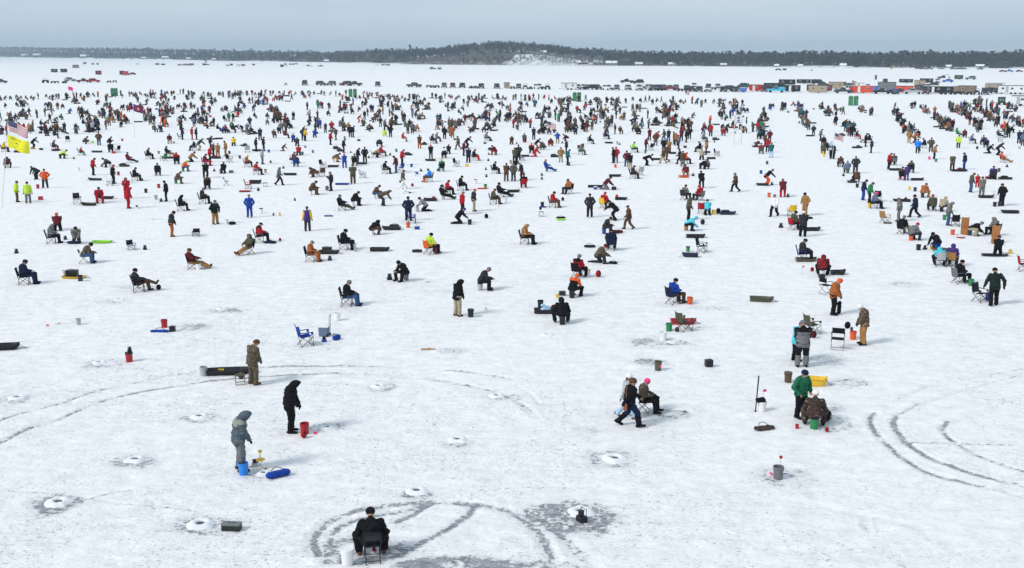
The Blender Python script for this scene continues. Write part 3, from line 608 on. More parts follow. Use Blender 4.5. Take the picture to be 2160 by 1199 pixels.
    kz = np.minimum.reduce([segd(P, J['hip%d' % i], J['kn%d' % i]) for i in (0, 1)]); mi[kz < .105] = 0
    for _ in range(2): me.materials.append(TMPM)
    me.polygons.foreach_set('material_index', mi); me.name = 'trousers_pose_'+k; out['trousers'] = me
    b = MB()
    for i in (0, 1):
        a_ = J['an%d' % i]; kn = J['kn%d' % i]; sh = (a_-kn).normalized()
        f = fw if not sit else V3((0, 1, 0)); f = V3((0, 1, 0)); f = (f-sh*f.dot(sh)*.92); f = f.normalized()
        if k == 'K' or (k == 'N' and i == 1): f = V3((0, -.25, -1)).normalized(); f = V3((0, -1, -.1)).normalized()
        if sh.z > -.85 and k not in ('K', 'N'): f = (V3((0, .55, .85))).normalized() if k in 'GY' and sh.z > -.6 else f
        dn = V3((0, 0, -1)) if k not in ('K',) else V3((0, 0, 0)); low = .035 if sh.z < -.8 else .0
        capsule(b, a_-sh*.12, a_, .066, .06); capsule(b, a_-f*.035+dn*low, a_+f*.15+dn*low*1.2, .056, .05); capsule(b, a_-f*.05+dn*low*1.2, a_+f*.08+dn*low*1.2, .05, .052)
    me = remesh(b, .011 if hi else .016, 1); me.materials.append(TMPM); me.name = 'boots_pose_'+k; out['boots'] = me
    M = Matrix.Identity(4); rtc = hf.cross(hu)
    for c, v in enumerate((rtc, hf, hu, hd)):
        for r_ in range(3): M[r_][c] = v[r_]
    out['hm'] = M; return out
def hats():
    o = {}
    b = MB(); ell(b, (0, -.014, .05), .1, .116, .108, n=14); b.lathe([(.086, -.0), (.098, .0), (.1, .03), (.09, .035)], 16, c=(0, -.012, .02), sy=1.12); o['beanie'] = b.mesh('beanie_shape', [TMPM], True)
    b = MB(); ell(b, (0, -.012, .045), .088, .104, .085, n=14); b.add([(-.07, .075, .045), (.07, .075, .045), (.055, .165, .028), (-.055, .165, .028), (-.07, .075, .055), (.07, .075, .055), (.055, .165, .036), (-.055, .165, .036)], [(0, 1, 2, 3), (7, 6, 5, 4), (0, 4, 5, 1), (1, 5, 6, 2), (2, 6, 7, 3), (3, 7, 4, 0)]); o['cap'] = b.mesh('cap_shape', [TMPM], True)
    b = MB(); n = 14; vs = []; fs = []        # open-fronted hood
    for i, (y, rx, rz, zc) in enumerate([(.075, .088, .118, .01), (.095, .1, .13, .01), (.05, .118, .145, .01), (-.02, .122, .145, .0), (-.08, .105, .125, -.01), (-.125, .06, .08, -.03), (-.135, .01, .02, -.03)]):
        for j in range(n): t = 2*math.pi*j/n; vs.append((rx*math.cos(t), y, zc+rz*math.sin(t)-(.05 if math.sin(t) < -.5 else 0)))
    for i in range(6):
        for j in range(n): fs.append((i*n+j, i*n+(j+1) % n, (i+1)*n+(j+1) % n, (i+1)*n+j))
    b.add(vs, fs); o['hood'] = b.mesh('hood_shape', [TMPM], True)
    b = MB(); ell(b, (0, -.022, .032), .085, .094, .095, n=14); o['hair'] = b.mesh('hair_shape', [TMPM], True)
    b = MB(); ell(b, (0, -.022, .032), .087, .096, .097, n=14); ell(b, (0, -.075, -.08), .07, .045, .15, n=12); o['long_hair'] = b.mesh('long_hair_shape', [TMPM], True)
    return o
HATS = hats(); BODIES = {}
def pose(k, hi=True):
    if (k, hi) not in BODIES: BODIES[(k, hi)] = build_pose(k, POSES[k], hi)
    return BODIES[(k, hi)]
DIRS = {'A': 0, 'L': 90, 'T': 180, 'R': -90, 'AR': -45, 'AL': 45, 'TR': -135, 'TL': 135}
POSEW = {'I': 'standing', 'S': 'standing with head bowed', 'T': 'standing', 'H': 'standing with hands on hips', 'P': 'standing with raised forearms', 'W': 'walking', 'C': 'sitting', 'B': 'sitting', 'V': 'sitting astride', 'F': 'sitting bent forward',
         'G': 'sitting with legs stretched out', 'Y': 'sitting with legs crossed', 'K': 'kneeling', 'N': 'kneeling on one knee', 'Q': 'squatting', 'X': 'bending over', 'L': 'leaning forward', 'R': 'standing with arms raised', 'D': 'standing with arms held out'}
DIRW = {'A': 'seen from behind', 'L': 'facing left', 'T': 'facing the camera', 'R': 'facing right', 'AR': 'turned away to the right', 'AL': 'turned away to the left', 'TR': 'turned forward to the right', 'TL': 'turned forward to the left'}
def setm(o, mats):
    for i, m in enumerate(mats):
        if i < len(o.material_slots): o.material_slots[i].link = 'OBJECT'; o.material_slots[i].material = m
pr = random.Random(11)
def person(x, y, pk, dr, jk, tr, hat='-', seat='', sc=1.0, yoke=None, slv=None, glove=None, boot='k', label=None, dz=0.0, calf=None, dx=0.0):
    g = G(x, y); hi = y > 330; P = pose(pk, hi)
    az = math.atan2(-g.x, g.y)*.8        # facing is judged from the camera
    s = sc*(1.0+pr.uniform(-.025, .03)); bulk = s*pr.uniform(1.12, 1.28)
    rz = R(DIRS[dr]+pr.uniform(-12, 12))+az
    root = link('person', P['body']); root.location = (g.x, g.y, dz); root.rotation_euler = (0, 0, rz); root.scale = (bulk, bulk, s)
    gl = cloth(glove) if glove else (cloth('k') if pr.random() < .6 else SKIN)
    setm(root, [SKIN, gl])
    ja = link('jacket', P['jacket'], root); m = cloth(jk); setm(ja, [m, cloth(yoke) if yoke else m, cloth(slv) if slv else m])
    t = link('trousers', P['trousers'], root); setm(t, [cloth(tr), cloth(calf) if calf else cloth(tr)])
    bo = link('boots', P['boots'], root); setm(bo, [LEATHER if boot == 'u' else cloth(boot)])
    if hat == '-': nm, hk, hm = 'hood', 'hood', m
    elif hat == 'x': nm, hk, hm = 'hair', 'hair', HAIR
    elif hat == 'X': nm, hk, hm = 'hair', 'long_hair', HAIR
    elif hat[0] == '^': nm, hk, hm = 'cap', 'cap', cloth(hat[1])
    else: nm, hk, hm = 'knit_hat', 'beanie', cloth(hat)
    h = link(nm, HATS[hk], root); h.matrix_local = P['hm']; setm(h, [hm])
    st = {'': '', 'b': 'on bucket', 'c': 'in camp chair', 's': 'on stool', 'l': 'on sled', 'k': 'on folding chair'}
    sname = ''
    if seat:
        cn = cname(seat[1]) if len(seat) > 1 else 'black'; sname = {'b': f' on {cn} bucket', 'c': f' in {cn} camp chair', 's': ' on low stool', 'l': f' on {cn} sled', 'k': ' on folding chair'}[seat[0]]
    if jk == tr: cl = f"in {cname(jk)} outfit"
    else: cl = f"in {cname(jk)} jacket and {cname(tr)} trousers"
    base = label or (f"person {cl} {POSEW[pk]}{sname}")
    hw = {'-': 'hood up', 'x': 'bareheaded', 'X': 'with long hair'}.get(hat) or (f"{cname(hat[-1])} {'cap' if hat[0]=='^' else 'hat'}")
    short = f"{cname(yoke or jk)}-clad person"
    reg(root, base, 'person', x, y, 'people fishing on the ice', short, [hw, DIRW[dr]], fixed=bool(label))
    if seat:
        f = V3((-math.sin(rz), math.cos(rz), 0))
        if seat[0] == 'c': camp_chair(x, y, rz, seat[1], at=g-f*.02, bigpx=y)
        elif seat[0] == 'b': bucket(x, y, seat[1], lid='k' if seat[1] != 'k' else 'd', at=g+f*-.03, rz=rz)
        elif seat[0] == 's': stool(x, y, rz, at=g)
        elif seat[0] == 'k': folding_chair(x, y, rz, at=g-f*.02)
        elif seat[0] == 'l': sled(x, y, rz+R(90), seat[1], at=g)
    return root
# ---------------------------------------------------------------- gear standing on the ice (each one its own object)
MC = {}
def cm(key, fn):
    if key not in MC: MC[key] = fn()
    return MC[key]
ir = random.Random(5)
SZ = {}
def place(name, x, y, rz, at=None, dz=0):
    g = at if at is not None else G(x, y); return empty(name, (g.x, g.y, dz), rz)
def top(name, me, x, y, rz, at=None, dz=0, sc=1):
    g = at if at is not None else G(x, y); o = link(name, me); o.location = (g.x, g.y, dz); o.rotation_euler = (0, 0, rz); o.scale = (sc,)*3; return o
TUBE = {'k': DMETAL, 'w': WMETAL}
def camp_chair(x, y, rz=0, c='k', at=None, bigpx=None, label=None, lean=0, tube=None):
    o = place('camp_chair', x, y, rz, at)
    def fab(part):
        b = MB()
        if part == 'seat':
            nx, ny = 6, 6
            for z0, fl in ((0, 1), (-.014, -1)):
                vs = []; 
                for j in range(ny+1):
                    for i in range(nx+1):
                        u = i/nx*2-1; v = j/ny*2-1; vs.append((u*.255, v*.235, .44+z0-.055*(1-u*u)*(1-.4*v*v)+.025*v))
                b.add(vs, [(j*(nx+1)+i, j*(nx+1)+i+1, (j+1)*(nx+1)+i+1, (j+1)*(nx+1)+i) for j in range(ny) for i in range(nx)])
        else:
            for y0 in (0, -.014):
                vs = []
                for j in range(7):
                    for i in range(7):
                        u = i/6*2-1; v = j/6; vs.append((u*(.25-.0*v), -.235+y0-.05*(1-u*u)-.13*v, .43+.5*v-.03*(v > .9)*(1-u*u)))
                b.add(vs, [(j*7+i, j*7+i+1, (j+1)*7+i+1, (j+1)*7+i) for j in range(6) for i in range(6)])
        return b
    f1 = link('seat', cm(('ccs',), lambda: fab('seat').mesh('camp_seat', [TMPM], True)), o); f2 = link('backrest', cm(('ccb',), lambda: fab('b').mesh('camp_back', [TMPM], True)), o)
    for f in (f1, f2): setm(f, [cloth(c)])
    def fr():
        b = MB(); r = .0115
        for s in (-1, 1):
            b.tube([(s*.27, -.27, .01), (s*.27, .25, .43)], r); b.tube([(s*.27, .27, .01), (s*.26, -.25, .45)], r)
            b.tube([(s*.26, -.25, .40), (s*.25, -.37, .95)], r); b.tube([(s*.28, .27, .01), (s*.28, .25, .62)], r)
        for yy in (-.27, .27): b.tube([(-.27, yy, .01), (.27, yy*.93, .43)], r); b.tube([(.27, yy, .01), (-.27, yy*.93, .43)], r)
        for sx in (-1, 1):
            for yy in (-.27, .27): b.box((sx*.27, yy, .015), (.04, .04, .03))
        return b.mesh('camp_frame', [TMPM], False)
    fo = link('frame', cm(('ccf',), fr), o); setm(fo, [tube or DMETAL])
    for s in (-1, 1):
        a = link('armrest', cm(('cca', s), lambda: MB().box((s*.285, -.02, .625), (.075, .56, .02)).lathe([(.038, -.0), (.04, .1)], 10, c=(s*.285, .2, .52)).mesh('camp_arm', [TMPM])), o); setm(a, [cloth(c)])
    reg(o, label or f"{cname(c)} folding camp chair on the snow", 'camp chair', *(projpx(o)), 'chairs on the ice', f"{cname(c)} chair", fixed=bool(label)); return o
def projpx(o):
    p = o.location; fwd = V3((0, CP, -SP)); up = V3((0, SP, CP)); d = V3(p)-V3((0, 0, H)); z = d.dot(fwd); return (1080+F*d.x/z, 599.5-F*d.dot(up)/z)
def folding_chair(x, y, rz=0, at=None, label=None, c='k', tube=None):
    o = place('folding_chair', x, y, rz, at)
    link('seat', cm(('fs', c), lambda: MB().box((0, 0, .44), (.39, .38, .035), bev=.012).mesh('fseat', [plas(c)])), o)
    def bk():
        b = MB(); vs = []
        for y0 in (0, -.02):
            for j in range(5):
                for i in range(9):
                    u = i/8*2-1; v = j/4; z = .62+.2*v-(.03*u*u if j == 4 else 0); vs.append((u*.19, -.2-.07*v+y0-.03*(1-u*u), z))
        b.add(vs, [(k*45+j*9+i, k*45+j*9+i+1, k*45+(j+1)*9+i+1, k*45+(j+1)*9+i) for k in (0, 1) for j in range(4) for i in range(8)]); return b.mesh('fback', [plas(c)], True)
    link('backrest', cm(('fb', c), bk), o)
    def fr():
        b = MB(); r = .013
        b.tube([(-.2, .24, .0), (-.2, -.16, .5), (-.2, -.28, .8), (-.12, -.3, .84), (.12, -.3, .84), (.2, -.28, .8), (.2, -.16, .5), (.2, .24, 0)], r)
        for s in (-1, 1): b.tube([(s*.175, -.28, 0), (s*.175, .12, .43)], r)
        b.tube([(-.175, -.23, .08), (.175, -.23, .08)], r*.8); b.tube([(-.2, .2, .06), (.2, .2, .06)], r*.8); return b.mesh('fframe', [TMPM])
    f = link('frame', cm(('ff',), fr), o); setm(f, [tube or DMETAL])
    px = projpx(o); reg(o, label or f"{cname(c)} metal folding chair on the snow", 'folding chair', *px, 'chairs on the ice', 'folding chair', fixed=bool(label)); return o
def director_chair(x, y, rz=0, c='k', label=None):
    o = place('folding_armchair', x, y, rz)
    setm(link('seat', cm(('ds',), lambda: MB().box((0, 0, .47), (.5, .42, .025), bev=.01).mesh('dseat', [TMPM])), o), [cloth(c)])
    setm(link('backrest', cm(('db',), lambda: MB().box((0, -.23, .76), (.5, .03, .24), bev=.012).mesh('dback', [TMPM])), o), [cloth(c)])
    def fr():
        b = MB(); r = .012
        for s in (-1, 1):
            b.tube([(s*.26, -.22, .02), (s*.26, .22, .47)], r) ; b.tube([(s*.26, .22, .02), (s*.26, -.22, .47), (s*.26, -.24, .9)], r); b.tube([(s*.26, .22, .47), (s*.26, .22, .66), (s*.26, .17, .69), (s*.26, -.2, .69)], r)
        for yy in (-.22, .22): b.tube([(-.26, yy, .02), (.26, yy, .02)], r)
        return b.mesh('dframe', [METAL])
    link('frame', cm(('df',), fr), o)
    for s in (-1, 1): setm(link('armrest', cm(('da', s), lambda: MB().box((s*.26, -.0, .705), (.05, .38, .02), bev=.008).mesh('darm', [TMPM])), o), [cloth(c)])
    reg(o, label or f"{cname(c)} director style folding armchair", 'folding armchair', x, y, 'chairs on the ice', 'armchair', fixed=bool(label)); return o
def stool(x, y, rz=0, at=None, c='k', label=None):
    o = place('folding_stool', x, y, rz, at)
    setm(link('seat', cm(('sts',), lambda: MB().box((0, 0, .36), (.36, .3, .03), bev=.012).mesh('stseat', [TMPM])), o), [cloth(c)])
    def fr():
        b = MB()
        for s in (-1, 1): b.tube([(s*.17, -.2, .01), (s*.17, .15, .35)], .011); b.tube([(s*.17, .2, .01), (s*.17, -.15, .35)], .011)
        for yy in (-.2, .2): b.tube([(-.17, yy, .02), (.17, yy, .02)], .011)
        return b.mesh('stframe', [DMETAL])
    link('frame', cm(('stf',), fr), o); px = projpx(o)
    reg(o, label or f"{cname(c)} folding stool on the snow", 'stool', *px, 'chairs on the ice', 'stool', fixed=bool(label)); return o
def bucket(x, y, c='w', lid=None, at=None, rz=0, label=None, sc=1, handle=True, stuff=None):
    px = G(x, y) if at is None else at; o = place('bucket', x, y, rz, at); 
    def bd():
        b = MB(); b.lathe([(.001, .008), (.122, .008), (.128, .0), (.131, .02), (.142, .30), (.155, .302), (.155, .325), (.146, .328), (.149, .365), (.152, .37), (.143, .37), (.14, .33), (.124, .03), (.001, .03)], 20); return b.mesh('bucket_shell', [plas(c)], False)
    link('body', cm(('bk', c), bd), o)
    if lid: link('lid', cm(('bl', lid), lambda: MB().lathe([(.001, .385), (.13, .385), (.135, .393), (.158, .393), (.16, .37), (.16, .352), (.156, .352)], 20).mesh('bucket_lid', [plas(lid)])), o)
    if handle:
        s = ir.choice((-1, 1)); link('handle', cm(('bh', s), lambda: MB().tube([(.158*math.cos(t), s*.17*math.sin(t)*.75, .33-.12*math.sin(t)) for t in [math.pi*k/10 for k in range(11)]], .005, n=5).mesh('bail', [METAL])), o)
    o.scale = (sc,)*3
    p = projpx(o); reg(o, label or f"{cname(c)} plastic bucket{' with lid' if lid and at is None else ''}{' used as a seat' if at is not None else ' on snow'}", 'bucket', *p, 'buckets on the ice', f"{cname(c)} bucket", fixed=bool(label)); return o
def sled(x, y, rz=0, c='k', at=None, L_=1.25, W=.58, label=None, hh=.21, at_w=None):
    o = place('sled', x, y, rz, at)
    def sh():
        b = MB(); n = 14; rows = []
        # stations along x: half width, floor z, rim z
        st = [(-.5, .36, .10, 1.0), (-.47, .40, .02, 1.0), (-.3, .44, .0, 1.0), (0, .46, .0, .98), (.25, .44, .0, .98), (.36, .38, .04, 1.0), (.45, .25, .22, 1.12), (.52, .10, .7, 1.3)]
        out = []; inn = []
        for (u, w_, fz, rz_) in st:
            X = u*L_; y1 = w_*W*1.08; yb = y1*.64; zt = rz_*hh; zf = fz*hh
            out.append([(X, -y1-.02, zt), (X, -y1, zt), (X, -yb, zf), (X, 0, zf), (X, yb, zf), (X, y1, zt), (X, y1+.02, zt)])
            inn.append([(X, -y1-.02, zt+.012), (X, -y1+.015, zt+.012), (X, -yb+.01, zf+.018), (X, 0, zf+.018), (X, yb-.01, zf+.018), (X, y1-.015, zt+.012), (X, y1+.02, zt+.012)])
        for S in (out, inn):
            vs = [p for r in S for p in r]; b.add(vs, [(i*7+j, i*7+j+1, (i+1)*7+j+1, (i+1)*7+j) for i in range(len(st)-1) for j in range(6)])
        for (i, sgn) in ((0, -1), (len(st)-1, 1)):
            y1 = out[i][5][1]; X = out[i][0][0]; zt = out[i][5][2]; zf = out[i][2][2]; yb = out[i][4][1]
            for off in (0, -sgn*.015): b.add([(X+off, -y1, zt+.012), (X+off, -yb, zf), (X+off, yb, zf), (X+off, y1, zt+.012)], [(0, 1, 2, 3)])
            b.box((X, 0, zt+.006), (.03, 2*y1+.04, .014))
        return b.mesh('sled_tub', [plas(c)], False)
    link('tub', cm(('sl', c, L_, W, hh), sh), o)
    link('tow_rope', cm(('sr', L_), lambda: MB().tube([(L_*.5, -.1, hh*.9), (L_*.62, -.05, .05), (L_*.72, .1, .012), (L_*.6, .22, .012), (L_*.5, .1, hh*.9)], .006, n=4).mesh('rope', [cloth('k')])), o)
    p = projpx(o); reg(o, label or f"{cname(c)} plastic ice fishing sled", 'sled', *p, 'sleds on the ice', f"{cname(c)} sled", fixed=bool(label)); return o
def box_(x, y, c='k', w=.4, d=.25, h=.2, rz=0, kind='tackle_box', cat='tackle box', label=None, lidc=None, dz=0, at=None):
    o = place(kind, x, y, rz, at, dz)
    link('body', cm(('bb', c, w, d, h), lambda: MB().box((0, 0, h*.39), (w, d, h*.78), bev=.015).mesh('box_body', [plas(c)])), o)
    link('lid', cm(('bd', lidc or c, w, d, h), lambda: MB().box((0, 0, h*.89), (w*1.03, d*1.03, h*.2), bev=.014).mesh('box_lid', [plas(lidc or c)])), o)
    link('handle', cm(('bn', w, h), lambda: MB().tube([(-w*.2, 0, h*.98), (-w*.17, 0, h*1.13), (w*.17, 0, h*1.13), (w*.2, 0, h*.98)], .008, n=5).mesh('box_handle', [plas('k')])), o)
    p = projpx(o); reg(o, label or f"{cname(c)} hard {cat} on the snow", cat, *p, cat+'es' if cat[-1] == 'x' else cat+'s', f"{cname(c)} {cat}", fixed=bool(label)); return o
def case_(x, y, c='n', L_=.9, w=.24, h=.2, rz=0, label=None, dz=0):
    def sh():
        b = MB(); k = 9; 
        for i in range(1): b.tube([(L_*(j/k-.5), .012*math.sin(j*2.1), h*.5+.008*math.sin(j*3)) for j in range(k+1)], [h*.3]+[h*.5]*(k-1)+[h*.3], n=10)
        me = b.mesh('soft_case', [cloth(c)], True)
        for v in me.vertices: v.co.y *= w/h
        return me
    o = place('soft_bag', x, y, rz, None, dz); link('body', cm(('cs', c, L_, w, h), sh), o)
    link('strap', cm(('cst', L_, w, h), lambda: MB().tube([(L_*.25*math.cos(t), w*.1+w*.55*math.sin(t), h*.75+.1*math.sin(t)) for t in [math.pi*j/8 for j in range(9)]], .012, n=5).mesh('bag_strap', [cloth('k')])), o)
    reg(o, label or f"{cname(c)} long soft bag lying on the snow", 'bag', x, y, 'bags on the ice', f"{cname(c)} bag", fixed=bool(label)); return o
def pack(x, y, c='k', s=1.0, rz=0, label=None, c2=None):
    def sh():
        b = MB(); ell(b, (0, 0, .2), .17, .12, .21, n=14); ell(b, (0, .1, .14), .12, .06, .11, n=10); return b.mesh('pack_body', [cloth(c)], True)
    o = place('backpack', x, y, rz); o.scale = (s,)*3; link('body', cm(('pk', c), sh), o)
    link('pocket', cm(('pp', c2 or 'k'), lambda: (lambda b: (ell(b, (0, .12, .15), .1, .06, .1, n=10), b)[1])(MB()).mesh('pack_pocket', [cloth(c2 or 'k')], True)), o)
    link('strap', cm(('ps',), lambda: MB().tube([(.06, -.1, .05), (.07, -.17, .2), (.05, -.09, .38)], .014, n=5).tube([(-.06, -.1, .05), (-.07, -.17, .2), (-.05, -.09, .38)], .014, n=5).mesh('pack_strap', [cloth('k')])), o)
    reg(o, label or f"{cname(c)} backpack on the snow", 'backpack', x, y, 'bags on the ice', f"{cname(c)} backpack", fixed=bool(label)); return o
def flasher(x, y, rz=0, label=None, c='k', s=1.0, dz=0):
    o = place('fish_finder', x, y, rz, None, dz); o.scale = (s,)*3
    link('base', cm(('fl1', c), lambda: MB().box((0, 0, .07), (.24, .19, .14), bev=.02).mesh('fl_base', [plas(c)])), o)
    link('display', cm(('fl2',), lambda: MB().box((0, .02, .215), (.15, .09, .13), bev=.02).mesh('fl_disp', [plas('k')])), o)
    link('handle', cm(('fl3',), lambda: MB().tube([(-.1, -.05, .13), (-.1, -.06, .31), (.1, -.06, .31), (.1, -.05, .13)], .012, n=6).mesh('fl_handle', [plas('d')])), o)
    reg(o, label or f"small {cname(c)} fish finder on the snow", 'fish finder', x, y, 'fish finders on the ice', 'fish finder', fixed=bool(label)); return o
def rod(x, y, rz=0, L_=.75, label=None):
    o = place('fishing_rod', x, y, rz)
    link('shaft', cm(('r1', L_), lambda: MB().tube([(0, 0, .03), (L_, 0, .02)], [.006, .003], n=5).mesh('rod_shaft', [DMETAL])), o)
    link('grip', cm(('r2',), lambda: MB().tube([(-.22, 0, .03), (0, 0, .03)], .014, n=6).mesh('rod_grip', [WOOD])), o)
    link('reel', cm(('r3',), lambda: MB().lathe([(.001, -.02), (.03, -.02), (.022, 0), (.03, .02), (.001, .02)], 10, c=(-.06, .05, .035)).mesh('rod_reel', [DMETAL])), o)
    reg(o, label or 'short ice fishing rod lying on the snow', 'fishing rod', x, y, 'rods on the ice', 'fishing rod', fixed=bool(label)); return o
def tipflag(x, y, c='i', h=.12, rz=0, label=None, dz=0, disc=False):
    o = place('flag_marker', x, y, rz, None, dz)
    link('stem', cm(('tf', h), lambda: MB().tube([(0, 0, 0), (0, 0, h)], .006, n=5).mesh('flag_stem', [METAL])), o)
    link('flag', cm(('tg', c, h, disc), lambda: (MB().lathe([(.001, -.02), (.05, -.02), (.05, .02), (.001, .02)], 12, c=(0, 0, 0), M=Matrix.Translation((0, 0, h))@Matrix.Rotation(R(90), 4, 'X')) if disc else MB().box((.06, 0, h-.05), (.12, .012, .09))).mesh('flag_cloth', [plas(c)])), o)
    reg(o, label or f"small {cname(c)} flag marker beside an ice hole", 'flag marker', x, y, 'flag markers on the ice', f"{cname(c)} flag", fixed=bool(label)); return o
# ---- ice holes with their rings of drilled snow
SLUSH = mat('drilled_snow', (.74, .75, .765), .8, noise=.12, bump=.3); WATER = mat('dark_hole_water', (.02, .028, .035), .08, spec=.6)
def hole(x, y, s=1.0, i=0):
    o = place('ice_hole', x, y, i*1.3); 
    def ring(seed):
        n = 40; prof = [(.125, -.03), (.13, .045), (.16, .075), (.22, .088), (.29, .07), (.37, .03), (.47, -.03)]; vs = []; fs = []
        for k, (r, z) in enumerate(prof):
            for j in range(n):
                t = 2*math.pi*j/n; q = mnoise.noise(V3((math.cos(t)*1.7+seed*3, math.sin(t)*1.7, k*.35))); q2 = mnoise.noise(V3((math.cos(t)*5+seed, math.sin(t)*5, k)))
                rr = r*(1+(.16*q+.07*q2)*(k/6)); vs.append((rr*math.cos(t), rr*math.sin(t), z+(.025*q+.012*q2)*(0 < k < 6)))
        for k in range(len(prof)-1):
            for j in range(n): fs.append((k*n+j, k*n+(j+1) % n, (k+1)*n+(j+1) % n, (k+1)*n+j))
        return MB().add(vs, fs).mesh('snow_ring_shape', [SLUSH], True)
    a = link('snow_ring', cm(('hr', i % 5), lambda: ring(i)), o)
    link('water', cm(('hw',), lambda: MB().lathe([(.001, .026), (.15, .026), (.15, .0)], 20).mesh('hole_water', [WATER])), o)
    o.scale = (s, s, s)
    reg(o, 'drilled ice hole with a raised ring of snow', 'ice hole', x, y, 'drilled ice holes', 'ice hole'); return o
def build_holes():
    for i, (x, y, s) in enumerate(HOLES): hole(x, y, s*.92, i)
build_holes()
# ---------------------------------------------------------------- near people (positions in survey pixels, pose, facing, jacket, trousers, hat, seat)
P_ = person
def fg():
    P_(508, 993, 'S', 'R', 'S', 'g', '-', sc=1.07, yoke='K', slv='S', label='person in slate grey hooded parka standing behind the blue bucket, head bowed')
    P_(614, 912, 'S', 'R', 'k', 'k', '-', sc=1.03, label='person all in black with hood up standing left of the red bucket')
    P_(535, 811, 'S', 'AR', 'z', 'z', 'u', boot='u', sc=.97, label='person in brown camouflage suit standing beside the long black sled')
    P_(786, 1181, 'V', 'A', 'k', 'k', 'k', 'k', boot='u', label='person in black sitting on a black folding chair nearest the camera')
    P_(1327, 899, 'W', 'R', 'k', 'n', 'u', boot='k', sc=.94, label='person walking in black coat and tall black boots with brown shoulder bag')
    P_(1321, 882, 'W', 'R', 'l', 'L', 'X', boot='u', sc=.93, label='person in white hat and pale jeans walking on the far side of a companion')
    P_(1357, 868, 'C', 'R', 'z', 'k', 'i', 's', sc=.93, label='person in pink red beanie and camouflage jacket on a low stool')
    P_(1687, 881, 'T', 'TR', 'E', 'k', 'n', calf='k', sc=.97, label='person in green jacket and black trousers with hands in pockets')
    P_(1717, 903, 'V', 'A', 'W', 'W', 'w', 'be', sc=.97, label='person in dark camouflage and white cap sitting on a green bucket')
    P_(1691, 774, 'S', 'A', 'g', 'k', 'g', yoke='k', slv='d', calf='g', sc=1.03, label='person in grey and black snowsuit standing with back to the camera')
    P_(1679, 762, 'S', 'AR', 'c', 'k', 'k', sc=.93, label='person in aqua jacket partly hidden behind the grey and black snowsuit')
    P_(1820, 727, 'S', 'L', 'z', 'x', 'w', sc=1.0, label='person in camouflage jacket and tan trousers right of the orange bucket')
    P_(1757, 664, 'S', 'R', 'O', 'k', 'o', sc=1.0, label='person in rust jacket and orange cap holding up a black chair bag')
    P_(2095, 645, 'D', 'A', 'f', 'k', 'k', sc=1.05, label='person in dark green jacket touching the grey chair, arms spread')
    P_(1186, 684, 'V', 'A', 'k', 'k', '-', 'bk', boot='v', label='person in black hood sitting astride a black bucket, back to camera')
    P_(1207, 628, 'B', 'AR', 'k', 'k', 'o', 'bk', yoke='o', slv='o', label='person in orange and black jacket on a black bucket')
    P_(965, 667, 'S', 'AR', 'k', 'q', '-', sc=1.04, label='person in black hooded parka and khaki trousers beside the black bucket')
